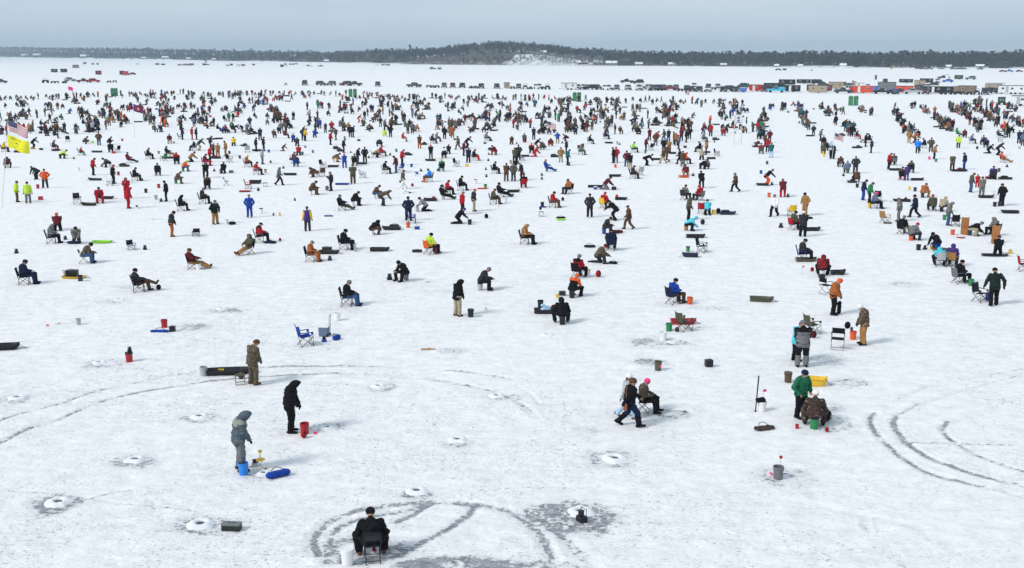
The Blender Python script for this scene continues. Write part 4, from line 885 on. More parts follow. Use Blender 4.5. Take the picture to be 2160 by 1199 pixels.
NEAR = """
1014 612 B R d k g bl;856 592 B TL k k k bg;733 645 C R k j g cd;52 600 C R n n n cf;294 616 Y R d u k ck;408 568 G R m x u ck;178 555 B R z j k k
1420 641 C AR b u k cn;1219 586 C AR r k g ck;1265 556 N R z d m;1288 528 C A n k k cn;1107 515 C R x k - ck;1692 550 C R d k d cb;1734 583 B A P k - bw
1974 527 K TL k b k;2022 598 C AR k k k cg;1983 562 F A c k - cl;2007 562 C A p k - cx;2104 538 K A k k k;524 536 G TL v x - ck;548 512 C R r k ^k cs
656 552 C R O O ^g cn;726 527 C R k k k cn;907 536 C AR h k k co;785 497 F AR k u - bw;862 466 T A n k k;969 472 K R k k b;975 452 I R r k ^g;999 446 T R d q o
895 446 K L Q k k;722 444 G R k v g;745 434 B R k k m bw;790 419 B R u j k bw;808 435 X R z d -;853 408 K L w w g;850 399 T R v w k;936 421 G R k k k bl
944 411 C R r k m ck;972 402 C R k k k ck;1041 431 C R v u u ck;1057 416 G R k k k cd;1166 438 C R r u k cg;1200 409 C TL O k k ck;1279 400 K R m g k
1244 459 T A d k u;1297 465 L L k k k;1326 484 W L u u ^k;1275 493 B R d d k bb;1274 440 C AR r m r cy;1448 487 F R c k c bx;1452 464 S R v k -;1444 422 C AR Z d k cd
1476 424 C AL r k r cg;1480 397 L A k k k;1492 453 K A c k k;1551 405 W L u k g;1617 391 L R k o g;1651 416 L A m r v cd;1633 457 W TL w k g;1698 455 T TL x x k
1674 485 C AR v k k cr;1693 500 S A d k w;1820 423 S R n b k;1833 428 S R e k u;1844 440 C R s k i;1946 417 B AR O x u bd;1896 467 T L Z g g;1929 459 W L n k k
1966 445 C A v k r cv;1986 447 B AR q k q bk;1999 476 S R Z j -;2047 406 S R v j m;2061 396 S A r r k .7;2070 416 S A Z Z k;2113 434 T TL k k m
1903 494 C AR k q g ck;1922 508 B AR g d r bo;2046 497 F R k q g;2097 498 C AL Z k -;36 427 T R h u u;60 429 I A h g k;96 397 H T o k u;77 379 X AL f k f;16 354 B T u u k
210 428 C T r r u cd;271 440 S R r r -;268 419 P T r r -;352 425 T L k k k;363 500 S R d O k;382 445 C R k k - ck;428 430 C R d k g cm;454 473 T TR f x g;527 459 T A b b g
649 488 I A p d u .97;656 411 B R u u k bw;699 403 P L d k g;372 388 B R z z z be;438 400 C A u k k;589 391 W R g k -;109 514 C R g k - cn;122 486 K A m k o
162 514 K T Z d k;239 388 T R k k r;232 353 F L v k k;197 370 S R r k k;285 382 C R k k k ck;273 344 G R m k k ci;234 322 C A k k k;171 328 C R r e e .75
128 335 F R h d k;114 317 C R u k k cd;9 321 C R y k y;70 314 L R k k k;179 304 Q R z d k;209 307 T A u j x;230 305 Q R k k k;115 292 C R d k k;355 330 G R n x k
313 336 C R k k k ck;358 303 C T m q k;385 295 S R n k k;405 295 T R r r r;414 295 T R n k k;420 318 L R d q k;410 318 C L k k w cl;443 342 S R r k r;450 331 T R v k w
460 333 S A x x k;477 329 T L x x k;444 315 S R d k k;404 342 K R x k k;373 347 C A r k r;387 362 B R o j M be;433 350 C R m r m ci;434 375 L T k k u;333 371 C A k v k
471 366 K A k k k;493 308 K A y k k;540 320 T R k k k;556 319 T R n n k;549 296 S A n k k;553 347 T R l g l;521 353 C R O k h cd;541 369 C R r k k cw
578 292 C A u n u;601 292 C R m k m;598 319 K R m m m .8;620 345 C R u j u cn;619 300 K A b k k;627 308 K A d k g;630 328 K A r k k;624 352 C A u n k cb;669 374 F L u u -
745 388 P A v u v 1.05;727 355 L A b b r;704 342 F R v x u;725 323 S R k k k;697 306 S R r k k;755 345 S R k p t;770 344 T A k k d;748 350 C A v v u;789 333 F R x k k cq
804 330 C R r v r ci;800 310 F A d k w;848 349 S R r k d;836 365 S L m j k;812 367 C R k k k cw;906 384 C L a u t cx;909 336 S T k v r;885 314 S A u O k;912 303 C R d d k;921 299 C R g d g
850 299 C R r x r;739 290 T A k k k;745 290 S R k k k;664 290 K A b b k;640 297 T A d d k;644 298 S R y k u;709 296 S L v d k;824 290 T A k k k;811 288 Q A h h k
937 334 C A w n k;946 325 K A k k k;967 316 W L v v k;978 329 S R m k m;984 313 L R n n k;988 344 S A n k k;1000 339 C R k r m ck;1046 327 B L m r m be
1026 298 C R g k k cl;1079 305 K T u u -;1106 301 C A v k k br;1086 345 S A v k k;1094 338 T A d k k;1131 317 L R k O k;1144 316 Q A v v -;1161 309 Q A m O -;1176 303 L A b q k
1198 298 F L m k m;1121 324 C A r k r;1129 331 K R r r k;1043 367 C R k k k cn;1068 383 S A u u k;1083 383 T A v d v;1100 380 S L d m g;1105 397 C A k r k cr
1154 362 G R b b o bg;1183 343 T A x q k;1197 349 S R t k t;1195 325 T L k k k;1225 327 C R Z v k ce;932 362 C A e c y;938 294 T A k k k;954 291 T A O O k;1126 295 S A n n k
1244 304 C R k k k;1277 294 C R n k k cn;1294 344 T L k k k;1299 344 T A r g r;1322 352 T A m j k;1329 358 S A k q k;1336 322 C R M k u;1362 319 S R m k u;1364 350 X R k k k
1399 345 W L u q u;1406 338 S R u u u;1400 322 T A k k l;1411 325 S A x k u;1434 347 W L k k k;1440 352 S A u g u;1446 346 C R o k o cd;1447 370 Q A m x k;1480 337 K A q n q
1490 327 T L x u u;1476 321 C L k k k cd;1478 357 F R k k k;1490 357 Q A g v -;1335 377 C R W W k ck;1432 314 T L s d k;1370 297 S A m d r;1381 300 L R r m k;1383 308 T A u g u
1401 298 W L z j u;1410 300 S A n b k;1422 305 T L u k k;1426 308 S A O d u;1437 298 S A m k m;1447 301 S R k k m;1454 294 T A k k k;1484 300 C R g d g ck;1499 288 S A r n r
1525 287 C A r g r cr;1602 294 C A t k k cf;1609 293 C A n j k cn;1623 301 T A m k d;1605 325 C A r v u cv;1613 310 S R u k g;1619 322 S A r k k;1626 333 S A t L k
1730 298 S R g d k;1737 307 C A k r r;1741 318 C A u k k;1736 325 C A v v u by;1752 318 C R L k w;1755 336 C A k n k;1772 352 B T u k k bw;1787 366 C A s v s be;1804 366 T A d d g
1807 386 B A u k u bw;1825 310 T R k k k;1833 302 C L k k k;1838 323 T L d k m;1796 289 T A k k k;1807 294 C R n r m cr;1935 324 T A a k k;1949 313 C L n v k ck;1963 321 T A v k k
1970 336 S R x k u;2021 313 W A h k k;2008 360 S T v k w;2034 358 T L n b k;1874 357 S R r k m;1885 349 C A v k v cg;1902 380 C A u r u;1912 381 S A p p k .85;1921 365 C A v v -
2094 379 C A p n d cd;2049 303 C R s k s cd;2074 306 C A g k k;2080 312 C A p t p;2086 324 K R k k k;2104 328 L R d k -;2115 343 G R o x r cn;2107 291 G R v k e ck
2127 291 T A k k k;2149 303 S A n k k;2157 308 T A s k k;1917 302 T A x x k;1928 302 L R O u k;1936 292 C A k k k ck;2020 288 G R e k d;2034 291 C A m k m"""
# ---------------------------------------------------------------- foreground and middle gear
def gear():
    B, S_, C_, FL, CS, PK = bucket, sled, camp_chair, flasher, case_, pack
    b = bucket(733, 1190, 'w', 'w', label='white lidded bucket beside the nearest black folding chair', sc=1.05)
    B(514, 1001, 'a', label='bright blue bucket in front of the grey hooded parka', sc=1.02); B(643, 915, 'r', label='red bucket right of the black hooded figure')
    PK(641, 924, 'r', .62, 1, label='small round red and black bag against the red bucket'); tipflag(662, 917, 'i', .1, .4, label='pink flag marker lying right of the red bucket')
    CS(587, 1006, 'b', .72, .26, .2, R(35), label='royal blue rolled chair bag right of the blue bucket')
    o = place('tip_up', 550, 985, .3); MB().lathe([(.001, .22), (.13, .22), (.14, .235), (.13, .25), (.001, .25)], 18).build('disc', plas('y'), o); MB().tube([(0, 0, .25), (0, 0, .46)], .014).box((0, 0, .5), (.11, .02, .09)).build('handle', plas('y'), o)
    MB().tube([(.1, 0, .22), (-.05, .1, 0)], .009).tube([(-.1, 0, .22), (.05, -.1, 0)], .009).build('leg', METAL, o); reg(o, 'yellow disc shaped ice fishing device on thin legs', 'tip-up', 550, 985, None, 'yellow disc', fixed=True)
    FL(538, 984, .2, c='l', s=.8, label='small pale grey fish finder beside the yellow disc'); tipflag(558, 992, 'r', .05, 1.2, label='red plastic flag lying by the small hole near the blue bucket')
    box_(489, 1118, 'f', .5, .24, .2, R(-5), label='dark green tackle box with grey lid near the bottom left', lidc='g')
    FL(1227, 1100, 2.2, label='black fish finder beside the hole in the big grey ice patch', s=1.15); rod(822, 1160, R(-8), .9, label='rod in front of the nearest seated figure'); flasher(789, 1163, .5, c='r', s=.45, label='tiny red reel case under the nearest folding chair')
    B(1641, 1010, 'g', label='grey bucket with a round red tip standing alone', sc=1.05); tipflag(1645, 1006, 'r', .62, 0, label='round red tip on a dark stem standing in the grey bucket', disc=True); rod(1661, 1004, R(-20), .3, label='dark rod handle right of the lone grey bucket'); tipflag(1629, 1004, 'i', .1, 2, label='pink tape left of the lone grey bucket')
    o = place('upright_pole', 1597, 869, 0); MB().tube([(-.06, 0, 0), (.0, 0, 1.32)], [.02, .026], n=8).build('shaft', plas('k'), o); MB().tube([(-.06, 0, .0), (-.062, 0, .04)], .045, n=10).build('foot', plas('k'), o); reg(o, 'tall thin black pole standing upright left of the white bucket', 'pole', 1597, 869, None, 'black pole', fixed=True)
    b = B(1607, 868, 'w', label='white bucket with a black padded lid beside the tall pole'); l_ = MB().box((.02, 0, .43), (.34, .3, .1), bev=.045).build('padded_seat', cloth('k'), b); l_.rotation_euler = (0, -.2, 0)
    tipflag(1608, 866, 'i', .78, .2, label='pink flag on a thin wire behind the white bucket'); B(1662, 806, 'u', 'u', label='brown lidded bucket left of the green jacket')
    S_(1716, 812, R(-15), 'y', L_=.95, W=.55, hh=.27, label='yellow tub sled right of the green jacket')
    CS(1612, 906, 'W', .7, .3, .12, .3, label='dark camouflage garment lying on the snow'); B(1681, 905, 'r', None, sc=.42, handle=False, label='small red can left of the green bucket')
    PK(1744, 888, 'k', .95, .6, label='black bag right of the green bucket sitter'); PK(1744, 911, 'r', .42, 1, label='crumpled red bag right of the green bucket')
    o = place('ice_skimmer', 1405, 868, .2); MB().tube([(0, 0, .03), (.55, -.2, .03)], .01).build('shaft', DMETAL, o); MB().lathe([(.001, 0), (.07, .0), (.08, .03)], 12, c=(.62, -.22, .01)).build('scoop', METAL, o); reg(o, 'metal ice skimmer lying right of the squatting pink beanie', 'ice skimmer', 1420, 870, None, 'skimmer', fixed=True)
    rod(1404, 866, R(25), .3, label='short dark rod beside the metal skimmer')
    B(1388, 781, 'v', label='olive camouflage bucket with pink tape on its side'); MB().box((.07, -.12, .2), (.09, .07, .09)).build('tape', plas('i'), REG[-1]['o']); box_(1495, 773, 'k', .3, .24, .28, .2, kind='gear_bag', cat='bag', label='small square black bag alone between bucket and pole')
    B(1399, 718, 'w', label='white bucket in front of the stacked green buckets'); B(1411, 699, 'v', label='olive green bucket, lower of two nested', c=None) if False else bucket(1411, 699, 'e', label='green bucket left of the red sled'); S_(1441, 684, R(0), 'r', L_=1.15, label='red sled behind a dark folding chair')
    C_(1443, 698, R(-60), 'v', label='dark olive low chair in front of the red sled'); PK(1428, 701, 'u', .6, label='flat brown bag under the olive low chair'); rod(1478, 692, .2, label='rod right of the red sled')
    B(430, 793, 'l', label='pale grey bucket left of the long black sled'); S_(483, 790, R(8), 'k', L_=1.65, W=.62, label='long black sled left of the brown camouflage suit'); box_(467, 786, 'y', .24, .16, .14, .1, kind='carton', cat='box', dz=.03, label='yellow box in the left end of the long black sled'); stool(507, 810, .3, c='z', label='camouflage folding stool in front of the long black sled')
    pack(509, 800, 'z', .7, 0, label='camouflage bag resting on the folding stool')
    b = B(273, 763, 'r', 'k', label='orange red bucket with black gear on its lid'); FL(275, 762, .2, s=.7, dz=.4, label='black fish finder on top of the orange red bucket')
    tipflag(212, 765, 'o', .04, 0, label='red plastic cover lying in the snow covered hole'); B(347, 691, 'r', label='red bucket behind a blue bag'); box_(364, 700, 'k', .26, .2, .26, .1, kind='gear_bag', cat='bag', label='square black bag right of the blue roll'); CS(337, 702, 'b', .82, .16, .14, .05, label='long bright blue roll left of a black bag')
    B(166, 685, 'l', sc=.75, handle=False, label='metal can standing alone at left'); tipflag(98, 688, 'o', .08, 0, label='pale orange flag left of the metal can'); rod(128, 684, R(25), .3, label='dark rod handle left of the metal can')
    S_(8, 737, R(12), 'k', label='black sled cut by the left edge'); C_(645, 729, R(-60), 'b', label='empty royal blue camp chair left of the cooler')
    o = place('wheeled_cooler', 684, 709, R(-8)); MB().box((0, 0, .22), (.42, .32, .42), bev=.03, taper=1.06).build('body', plas('s'), o); MB().box((0, 0, .44), (.46, .36, .03), bev=.01).build('rim', plas('w'), o)
    MB().tube([(.25, -.1, .05), (.29, -.1, .98)], .011).tube([(.25, .1, .05), (.29, .1, .98)], .011).tube([(.29, -.1, .98), (.29, .1, .98)], .013).build('handle', plas('k'), o)
    for s in (-1, 1): MB().lathe([(.001, -.02), (.06, -.02), (.06, .02), (.001, .02)], 14, M=Matrix.Translation((.2, s*.17, .06))@Matrix.Rotation(R(90), 4, 'X')).build('wheel', RUBBER, o)
    reg(o, 'teal blue wheeled cooler with raised pull handle', 'cooler', 684, 709, None, 'cooler', fixed=True)
    FL(684, 722, .2, c='b', s=.9, label='blue and black fish finder in front of the cooler'); CS(710, 717, 'b', .42, .22, .22, R(60), label='blue pouch right of the cooler'); B(712, 676, 'w', label='white bucket behind the cooler handle')
    o = place('wooden_board', 903, 738, .05); MB().box((0, 0, .03), (.6, .12, .03)).box((.05, .03, .06), (.1, .05, .03)).build('board', WOOD, o); reg(o, 'pale wooden board lying alone on the snow', 'board', 903, 738, None, 'wooden board', fixed=True)
    B(993, 669, 'k', 'k', label='black bucket right of the khaki trousers'); B(1025, 656, 'w', sc=.45, label='tiny white and red can right of the black bucket')
    C_(1713, 704, R(-130)+R(60), 'v', label='empty olive camp chair behind the aqua jacket', tube=METAL); director_chair(1766, 737, R(160), 'k', label='black folding armchair with crossed legs left of the orange bucket'); PK(1786, 715, 'k', .8, label='black backpack on the folding armchair') ; REG[-1]['o'].location.z = .46
    B(1799, 716, 'o', label='orange red bucket beside the tan trousers'); PK(1795, 714, 'g', .4, label='grey cap bundle on the orange bucket'); REG[-1]['o'].location.z = .36; PK(1716, 713, 'm', .8, label='maroon and black backpack under the olive chair')
    director_chair(1741, 620, R(-60), 'k', label='thin framed folding armchair behind the rust jacket'); CS(1773, 662, 'k', .62, .2, .2, R(90), label='black chair bag held upright by the rust jacketed person'); REG[-1]['o'].rotation_euler = (0, R(-90), R(20)); REG[-1]['o'].location.z = .32
    C_(2066, 636, R(-150), 'd', label='grey mesh high back chair beside the dark green jacket'); B(2084, 633, 'b', label='blue bucket left of the dark green jacket'); B(2048, 603, 'e', label='green bucket right of the white framed chair')
    S_(1606, 636, R(-12), 'v', L_=1.15, label='olive sled alone left of the standing rust jacket'); B(1455, 642, 'o', label='orange bucket right of the royal blue jacket')
    S_(1154, 661, R(0), 'k', label='black sled holding an aqua towel'); 
    o = place('folded_towel', 1151, 659, .3, None, .1); MB().box((0, 0, .12), (.5, .3, .22), bev=.05, taper=.55).box((-.12, .05, .24), (.2, .2, .12), bev=.04).build('cloth', cloth('L'), o); reg(o, 'light blue towel heaped in the black sled', 'towel', 1151, 659, None, 'towel', fixed=True)
    B(1140, 649, 'k', label='black bucket behind the light blue towel'); PK(1168, 658, 'm', .9, label='dark maroon bag at the right end of the towel sled'); box_(1186, 624, 'd', .34, .2, .24, .1, label='dark grey tackle box left of the orange and black jacket'); B(1175, 628, 'y', 'w', sc=.6, label='yellow topped tub left of the grey tackle box')
    PK(1262, 585, 'r', 1.0, .5, label='red backpack right of the red jacketed sitter'); B(1240, 583, 'w', 'y', label='clear white bucket with yellow lid before the red jacket'); CS(1293, 557, 'k', .5, .28, .16, -.3, label='black bag right of the kneeling camouflage jacket'); rod(1224, 624, R(80), .5, label='upright thin rod right of the orange and black jacket')
    CS(1244, 522, 'f', .75, .24, .16, 0, label='dark green bag left of the navy high back chair'); B(1262, 523, 'w', sc=.5, label='small white tub beside the dark green bag'); CS(1301, 492, 'm', .85, .3, .22, .1, label='dark maroon bag behind the navy chair'); S_(1467, 502, R(0), 'k', label='black sled behind the dark green chair')
    C_(1480, 533, R(-120), 'f', label='empty dark green camp chair leaning beside the sled'); S_(1456, 542, R(170), 'n', L_=.95, label='navy sled in front of the green gas bottle'); B(1451, 531, 'e', 'k', sc=.85, label='green gas bottle with black top between two sleds')
    S_(1700, 552, R(0), 'v', L_=1.2, label='olive brown sled in front of the blue chair'); S_(1768, 579, R(10), 'k', L_=.8, label='short black sled right of the plaid jacket'); PK(1713, 573, 'r', .65, label='small red bag left of the plaid jacket'); tipflag(1692, 579, 'i', .5, .2, label='pink flag on a black base left of the plaid jacket'); box_(1733, 586, 'k', .36, .2, .2, 0, label='black box under the plaid jacketed sitter')
    B(1937, 528, 'k', label='black bucket left of the red and black kneeler'); FL(1951, 527, .3, c='k', label='black fish finder right of the black bucket'); B(1964, 527, 'y', sc=.6, label='yellow tub beside the blue trousers'); S_(1992, 532, R(-5), 'v', L_=1.3, label='olive sled before the blue trousers')
    S_(2098, 541, R(-8), 'k', L_=1.5, hh=.12, label='flat black sled under the kneeling black jacket'); B(2131, 536, 'y', sc=.75, label='pale yellow tub right of the flat black sled'); C_(2159, 572, R(-100), 'r', label='red chair cut by the right edge')
    S_(157, 587, R(-6), 'y', L_=1.3, hh=.12, label='yellow sled under a black box at left'); box_(153, 585, 'k', .62, .36, .36, 0, label='big black box on the yellow sled', dz=.06); B(136, 584, 'w', label='white bucket behind the yellow sled'); B(170, 594, 'd', sc=.95, label='charcoal bucket in front of the yellow sled')
    PK(335, 612, 'k', .75, .5, c2='r', label='black and red bag by crossed brown boots'); B(419, 570, 'w', label='white bucket under outstretched tan trousers'); S_(216, 513, R(3), 'M', L_=1.25, hh=.14, label='flat lime green sled'); C_(277, 527, R(-140), 'n', label='collapsed navy chair in the open'); REG[-1]['o'].scale = (.8, .8, .65)
    FL(306, 527, .4, label='black fish finder right of the collapsed navy chair'); FL(138, 506, .2, s=.9, label='black fish finder right of the grey hooded sitter'); FL(35, 535, .3, label='lone black fish finder at far left'); CS(156, 515, 'n', .85, .26, .2, 0, label='navy bag in front of the kneeling dark jacket')
    C_(414, 499, R(190), 'k', label='black tipped chair alone in the open'); REG[-1]['o'].scale = (.85, .85, .55); CS(490, 474, 'k', .5, .36, .22, 0, label='black domed bag right of a white bucket'); B(478, 473, 'w', label='white bucket left of the black domed bag'); B(551, 450, 'w', 'k', label='white bucket with black lid right of the blue suit')
    B(577, 455, 'm', sc=.5, label='dark bottle right of the blue suit'); B(590, 455, 'y', sc=.6, label='yellow tub right of the dark bottle'); rod(325, 464, .1, .7, label='black rod case lying alone'); S_(694, 536, R(-4), 'k', label='black sled loaded with a grey box'); box_(690, 533, 'd', .6, .3, .28, 0, dz=.08, label='grey box on the black sled'); S_(801, 530, R(0), 'k', L_=1.2, label='empty black sled left of the flat black case')
    box_(880, 532, 'k', .62, .2, .16, 0, cat='case', kind='gun_style_case', label='long flat black case left of the orange chair'); B(922, 534, 'r', label='red bucket right of the orange chair'); FL(696, 550, .2, label='black fish finder in front of the loaded sled'); CS(570, 514, 'n', .8, .22, .18, 0, label='navy long bag before the red jacket'); PK(591, 509, 'r', .55, label='red bag at the end of the navy long bag')
    B(747, 526, 'w', label='white bucket below the navy pack chair'); B(750, 531, 'l', sc=.7, label='small metal pail beside the white bucket'); S_(826, 485, R(175), 'k', L_=1.3, label='black sled packed with dark bags'); CS(832, 483, 'd', .7, .3, .24, 0, dz=.1, label='charcoal bag in the packed black sled'); B(861, 480, 'o', label='orange bucket behind blue cooler')
    box_(880, 484, 'b', .36, .26, .3, 0, cat='cooler', kind='cooler_box', label='royal blue cooler with white lid', lidc='w'); C_(869, 471, R(-90), 'b', label='thin blue chair beside the tall navy jacket'); B(991, 474, 'k', label='black bucket right of the kneeling blue hat'); PK(1026, 461, 'k', .9, label='black pack in the open right of the kneeler')
    FL(822, 591, .2, s=1.2, label='black fish finder left of a bucket sitter'); B(835, 588, 'o', sc=.55, label='small orange can by the black fish finder'); rod(906, 596, 0, .5, label='thin rod lying right of the bucket sitter'); CS(1183, 465, 'M', .7, .24, .12, .1, label='lime and black flat bag'); CS(1183, 463, 'k', .7, .2, .16, .1, dz=.06, label='black bundle on the lime flat bag')
    stool(1142, 457, .4, c='z', label='camouflage stool with black bag'); PK(1140, 453, 'k', .6, label='black bag on the camouflage stool'); REG[-1]['o'].location.z = .36; B(1144, 436, 'k', label='black bucket left of the red jacket sitter'); CS(1145, 438, 'b', .6, .2, .1, 0, label='blue bag at foot of the black bucket'); PK(1187, 424, 'm', .8, label='maroon pack behind the red jacket sitter')
    S_(1310, 422, R(-12), 'k', L_=1.0, label='black sled with an orange bag'); PK(1301, 418, 'o', .8, label='orange bag in the black sled'); box_(1256, 400, 'b', .34, .26, .28, 0, cat='cooler', kind='cooler_box', lidc='w', label='blue cooler left of the kneeling maroon jacket'); box_(1295, 401, 'k', .42, .3, .3, 0, label='black box right of the kneeling maroon jacket'); S_(1256, 396, 0, 'k', L_=1.4, label='black sled behind the blue cooler')
    PK(1482, 474, 'd', 1.0, label='charcoal backpack alone right of the sitter in aqua'); PK(1515, 451, 'k', 1.1, label='black pack left of the navy sled'); S_(1535, 453, 0, 'n', L_=1.2, label='navy box sled right of the black pack'); box_(1530, 452, 'n', .6, .34, .26, 0, dz=.06, label='navy box on the navy sled'); C_(1480, 451, R(-20), 'r', label='red camp chair behind the aqua kneeler'); B(1505, 453, 'y', label='yellow bucket between aqua kneeler and black pack')
    C_(1670, 456, R(0), 'y', label='yellow camp chair left of the tan outfit'); B(1622, 416, 'o', label='orange bucket left of the walking white jacket'); FL(1662, 416, .2, label='black fish finder beside the bulky maroon jacket'); S_(1608, 392, R(175), 'k', L_=1.1, label='black sled under the bending orange trousers'); FL(1628, 391, 0, label='black fish finder at the hands of the bending figure')
    FL(1647, 481, 0, s=1.2, label='domed black fish finder left of the red chair'); S_(1712, 487, R(5), 'k', L_=1.2, label='black sled right of the charcoal jacket'); CS(1706, 462, 'k', .55, .5, .16, 0, label='black round bag behind the charcoal jacket')
    C_(1866, 470, R(-60), 'x', label='tan camp chair alone at right'); CS(1872, 472, 'v', .6, .24, .1, -.3, label='olive bag under the tan chair'); B(1992, 464, 'e', label='green bucket left of the blue jeans'); C_(2015, 478, R(-20), 'k', label='black camp chair right of the blue jeans'); B(2009, 496, 'o', label='orange bucket left of the red tub'); 
    o = place('washtub', 2026, 502, 0); MB().lathe([(.001, .02), (.24, .02), (.25, 0), (.27, .14), (.275, .14), (.26, .14), (.24, .03), (.001, .03)], 22).build('body', plas('r'), o); MB().lathe([(.27, .1), (.28, .11), (.28, .14), (.255, .14)], 22).build('rim', plas('w'), o); reg(o, 'shallow red tub with white rim', 'tub', 2026, 502, None, 'red tub', fixed=True)
    for (x, y, l) in ((2034, 494, 'tall orange wooden panel seat behind the bending black jacket'), (2099, 513, 'tall orange wooden panel seat beside the flat black sled')):
        o = place('wooden_high_back_seat', x, y, R(160)); MB().box((0, 0, .6), (.44, .035, 1.15)).build('backrest', OWOOD, o)
        for s in (-1, 1): MB().box((s*.235, 0, .62), (.035, .05, 1.22)).build('post', OWOOD, o)
        MB().box((0, .22, .42), (.46, .4, .04)).build('seat', OWOOD, o); MB().box((0, .4, .2), (.44, .04, .4)).build('front_panel', OWOOD, o); reg(o, l, 'wooden seat', x, y, 'tall wooden seats', 'wooden seat', fixed=True)
    S_(2130, 450, R(172), 'k', L_=1.3, label='black sled alone near the right edge'); B(2098, 436, 'k', label='black bucket in front of the maroon capped figure'); B(2108, 435, 'd', label='charcoal bucket touching the black bucket'); B(2095, 412, 'w', label='white bucket among dark bags'); S_(2080, 418, 0, 'k', label='black sled among dark bags')
    S_(1902, 426, R(175), 'k', L_=1.4, label='long black sled left of the navy walker'); PK(1910, 424, 'm', .8, label='maroon pack in the long black sled'); B(1834, 438, 'y', label='yellow bucket under the slate blue sitter'); B(1918, 401, 'y', sc=.8, label='pale yellow pail left of the rust jacket'); B(1930, 404, 'd', label='charcoal bucket left of the rust jacket'); C_(1851, 424, R(-20), 'k', label='black camp chair right of the slate blue sitter')
    S_(187, 434, R(170), 'k', L_=1.2, label='black sled holding green netting'); C_(163, 431, R(-150), 'd', label='empty dark high back chair left of a black sled', tube=METAL); B(80, 398, 'r', label='red bucket left of the orange jacket'); box_(86, 422, 'r', .34, .28, .3, 0, cat='cooler', kind='cooler_box', label='red cooler right of the neon jackets'); S_(200, 381, R(170), 'n', L_=1.3, label='navy sled under the red and black stander')
    C_(232, 392, R(-60), 'w', label='white canvas chair at the feet of the black suit'); B(308, 407, 'k', label='black bucket alone in the open left half'); B(329, 421, 'l', label='light grey bucket left of the black patterned suit'); FL(340, 426, 0, label='black fish finder by the black patterned suit'); B(335, 397, 'r', label='orange red bucket left of the black patterned suit'); FL(289, 441, 0, c='w', label='white and black fish finder right of the red suit'); S_(226, 420, 0, 'k', L_=1.1, label='dark sled behind the seated red jacket')
    S_(517, 405, R(5), 'r', L_=1.0, hh=.1, label='flat red sled below a red chair'); C_(524, 399, R(-80), 'r', label='small red chair above a flat red sled'); FL(545, 403, 0, label='black fish finder right of the small red chair'); S_(539, 388, 0, 'k', L_=1.1, hh=.34, label='deep black tub sled with lid'); folding_chair(478, 392, R(-60), c='k', label='empty folding chair left of the deep tub sled'); stool(560, 394, .2, label='thin legged stool right of the deep tub sled')
    S_(722, 390, 0, 'b', L_=1.3, hh=.14, label='bright blue sled left of the tall olive coverall'); B(622, 424, 'd', sc=.6, label='round dark lid lying alone'); CS(693, 457, 'p', .7, .2, .1, 0, label='purple blue scoop shaped bag'); PK(690, 402, 'Q', 1.1, label='pale patterned bundle by the dark stander'); B(895, 385, 'o', label='orange bucket left of the bright blue jacket'); PK(870, 394, 'r', .8, label='red pack right of the white trousers')
    b = B(1003, 388, 'w', 'r', label='tall white pail with red top', sc=1.1); B(1024, 397, 'e', label='green bucket right of the red topped pail'); S_(1018, 399, 0, 'o', L_=.9, hh=.08, label='flat orange tray under the green bucket'); B(1066, 427, 'w', label='white bucket right of the olive sitter'); S_(1083, 406, R(5), 'k', L_=1.1, label='dark sled at the outstretched boots'); S_(908, 424, R(175), 'k', L_=1.1, label='black sled with red and white box'); box_(915, 421, 'r', .3, .22, .2, 0, dz=.1, lidc='w', label='red and white box in the black sled')
    B(880, 447, 'l', label='light grey churn left of the chequered jacket'); B(1050, 437, 'w', sc=.7, label='small white pail in front of the olive sitter')
    # rows y 290-395
    S_(155, 318, R(178), 'd', L_=1.2, hh=.12, label='dark flat sled right of the yellow flag') if False else None
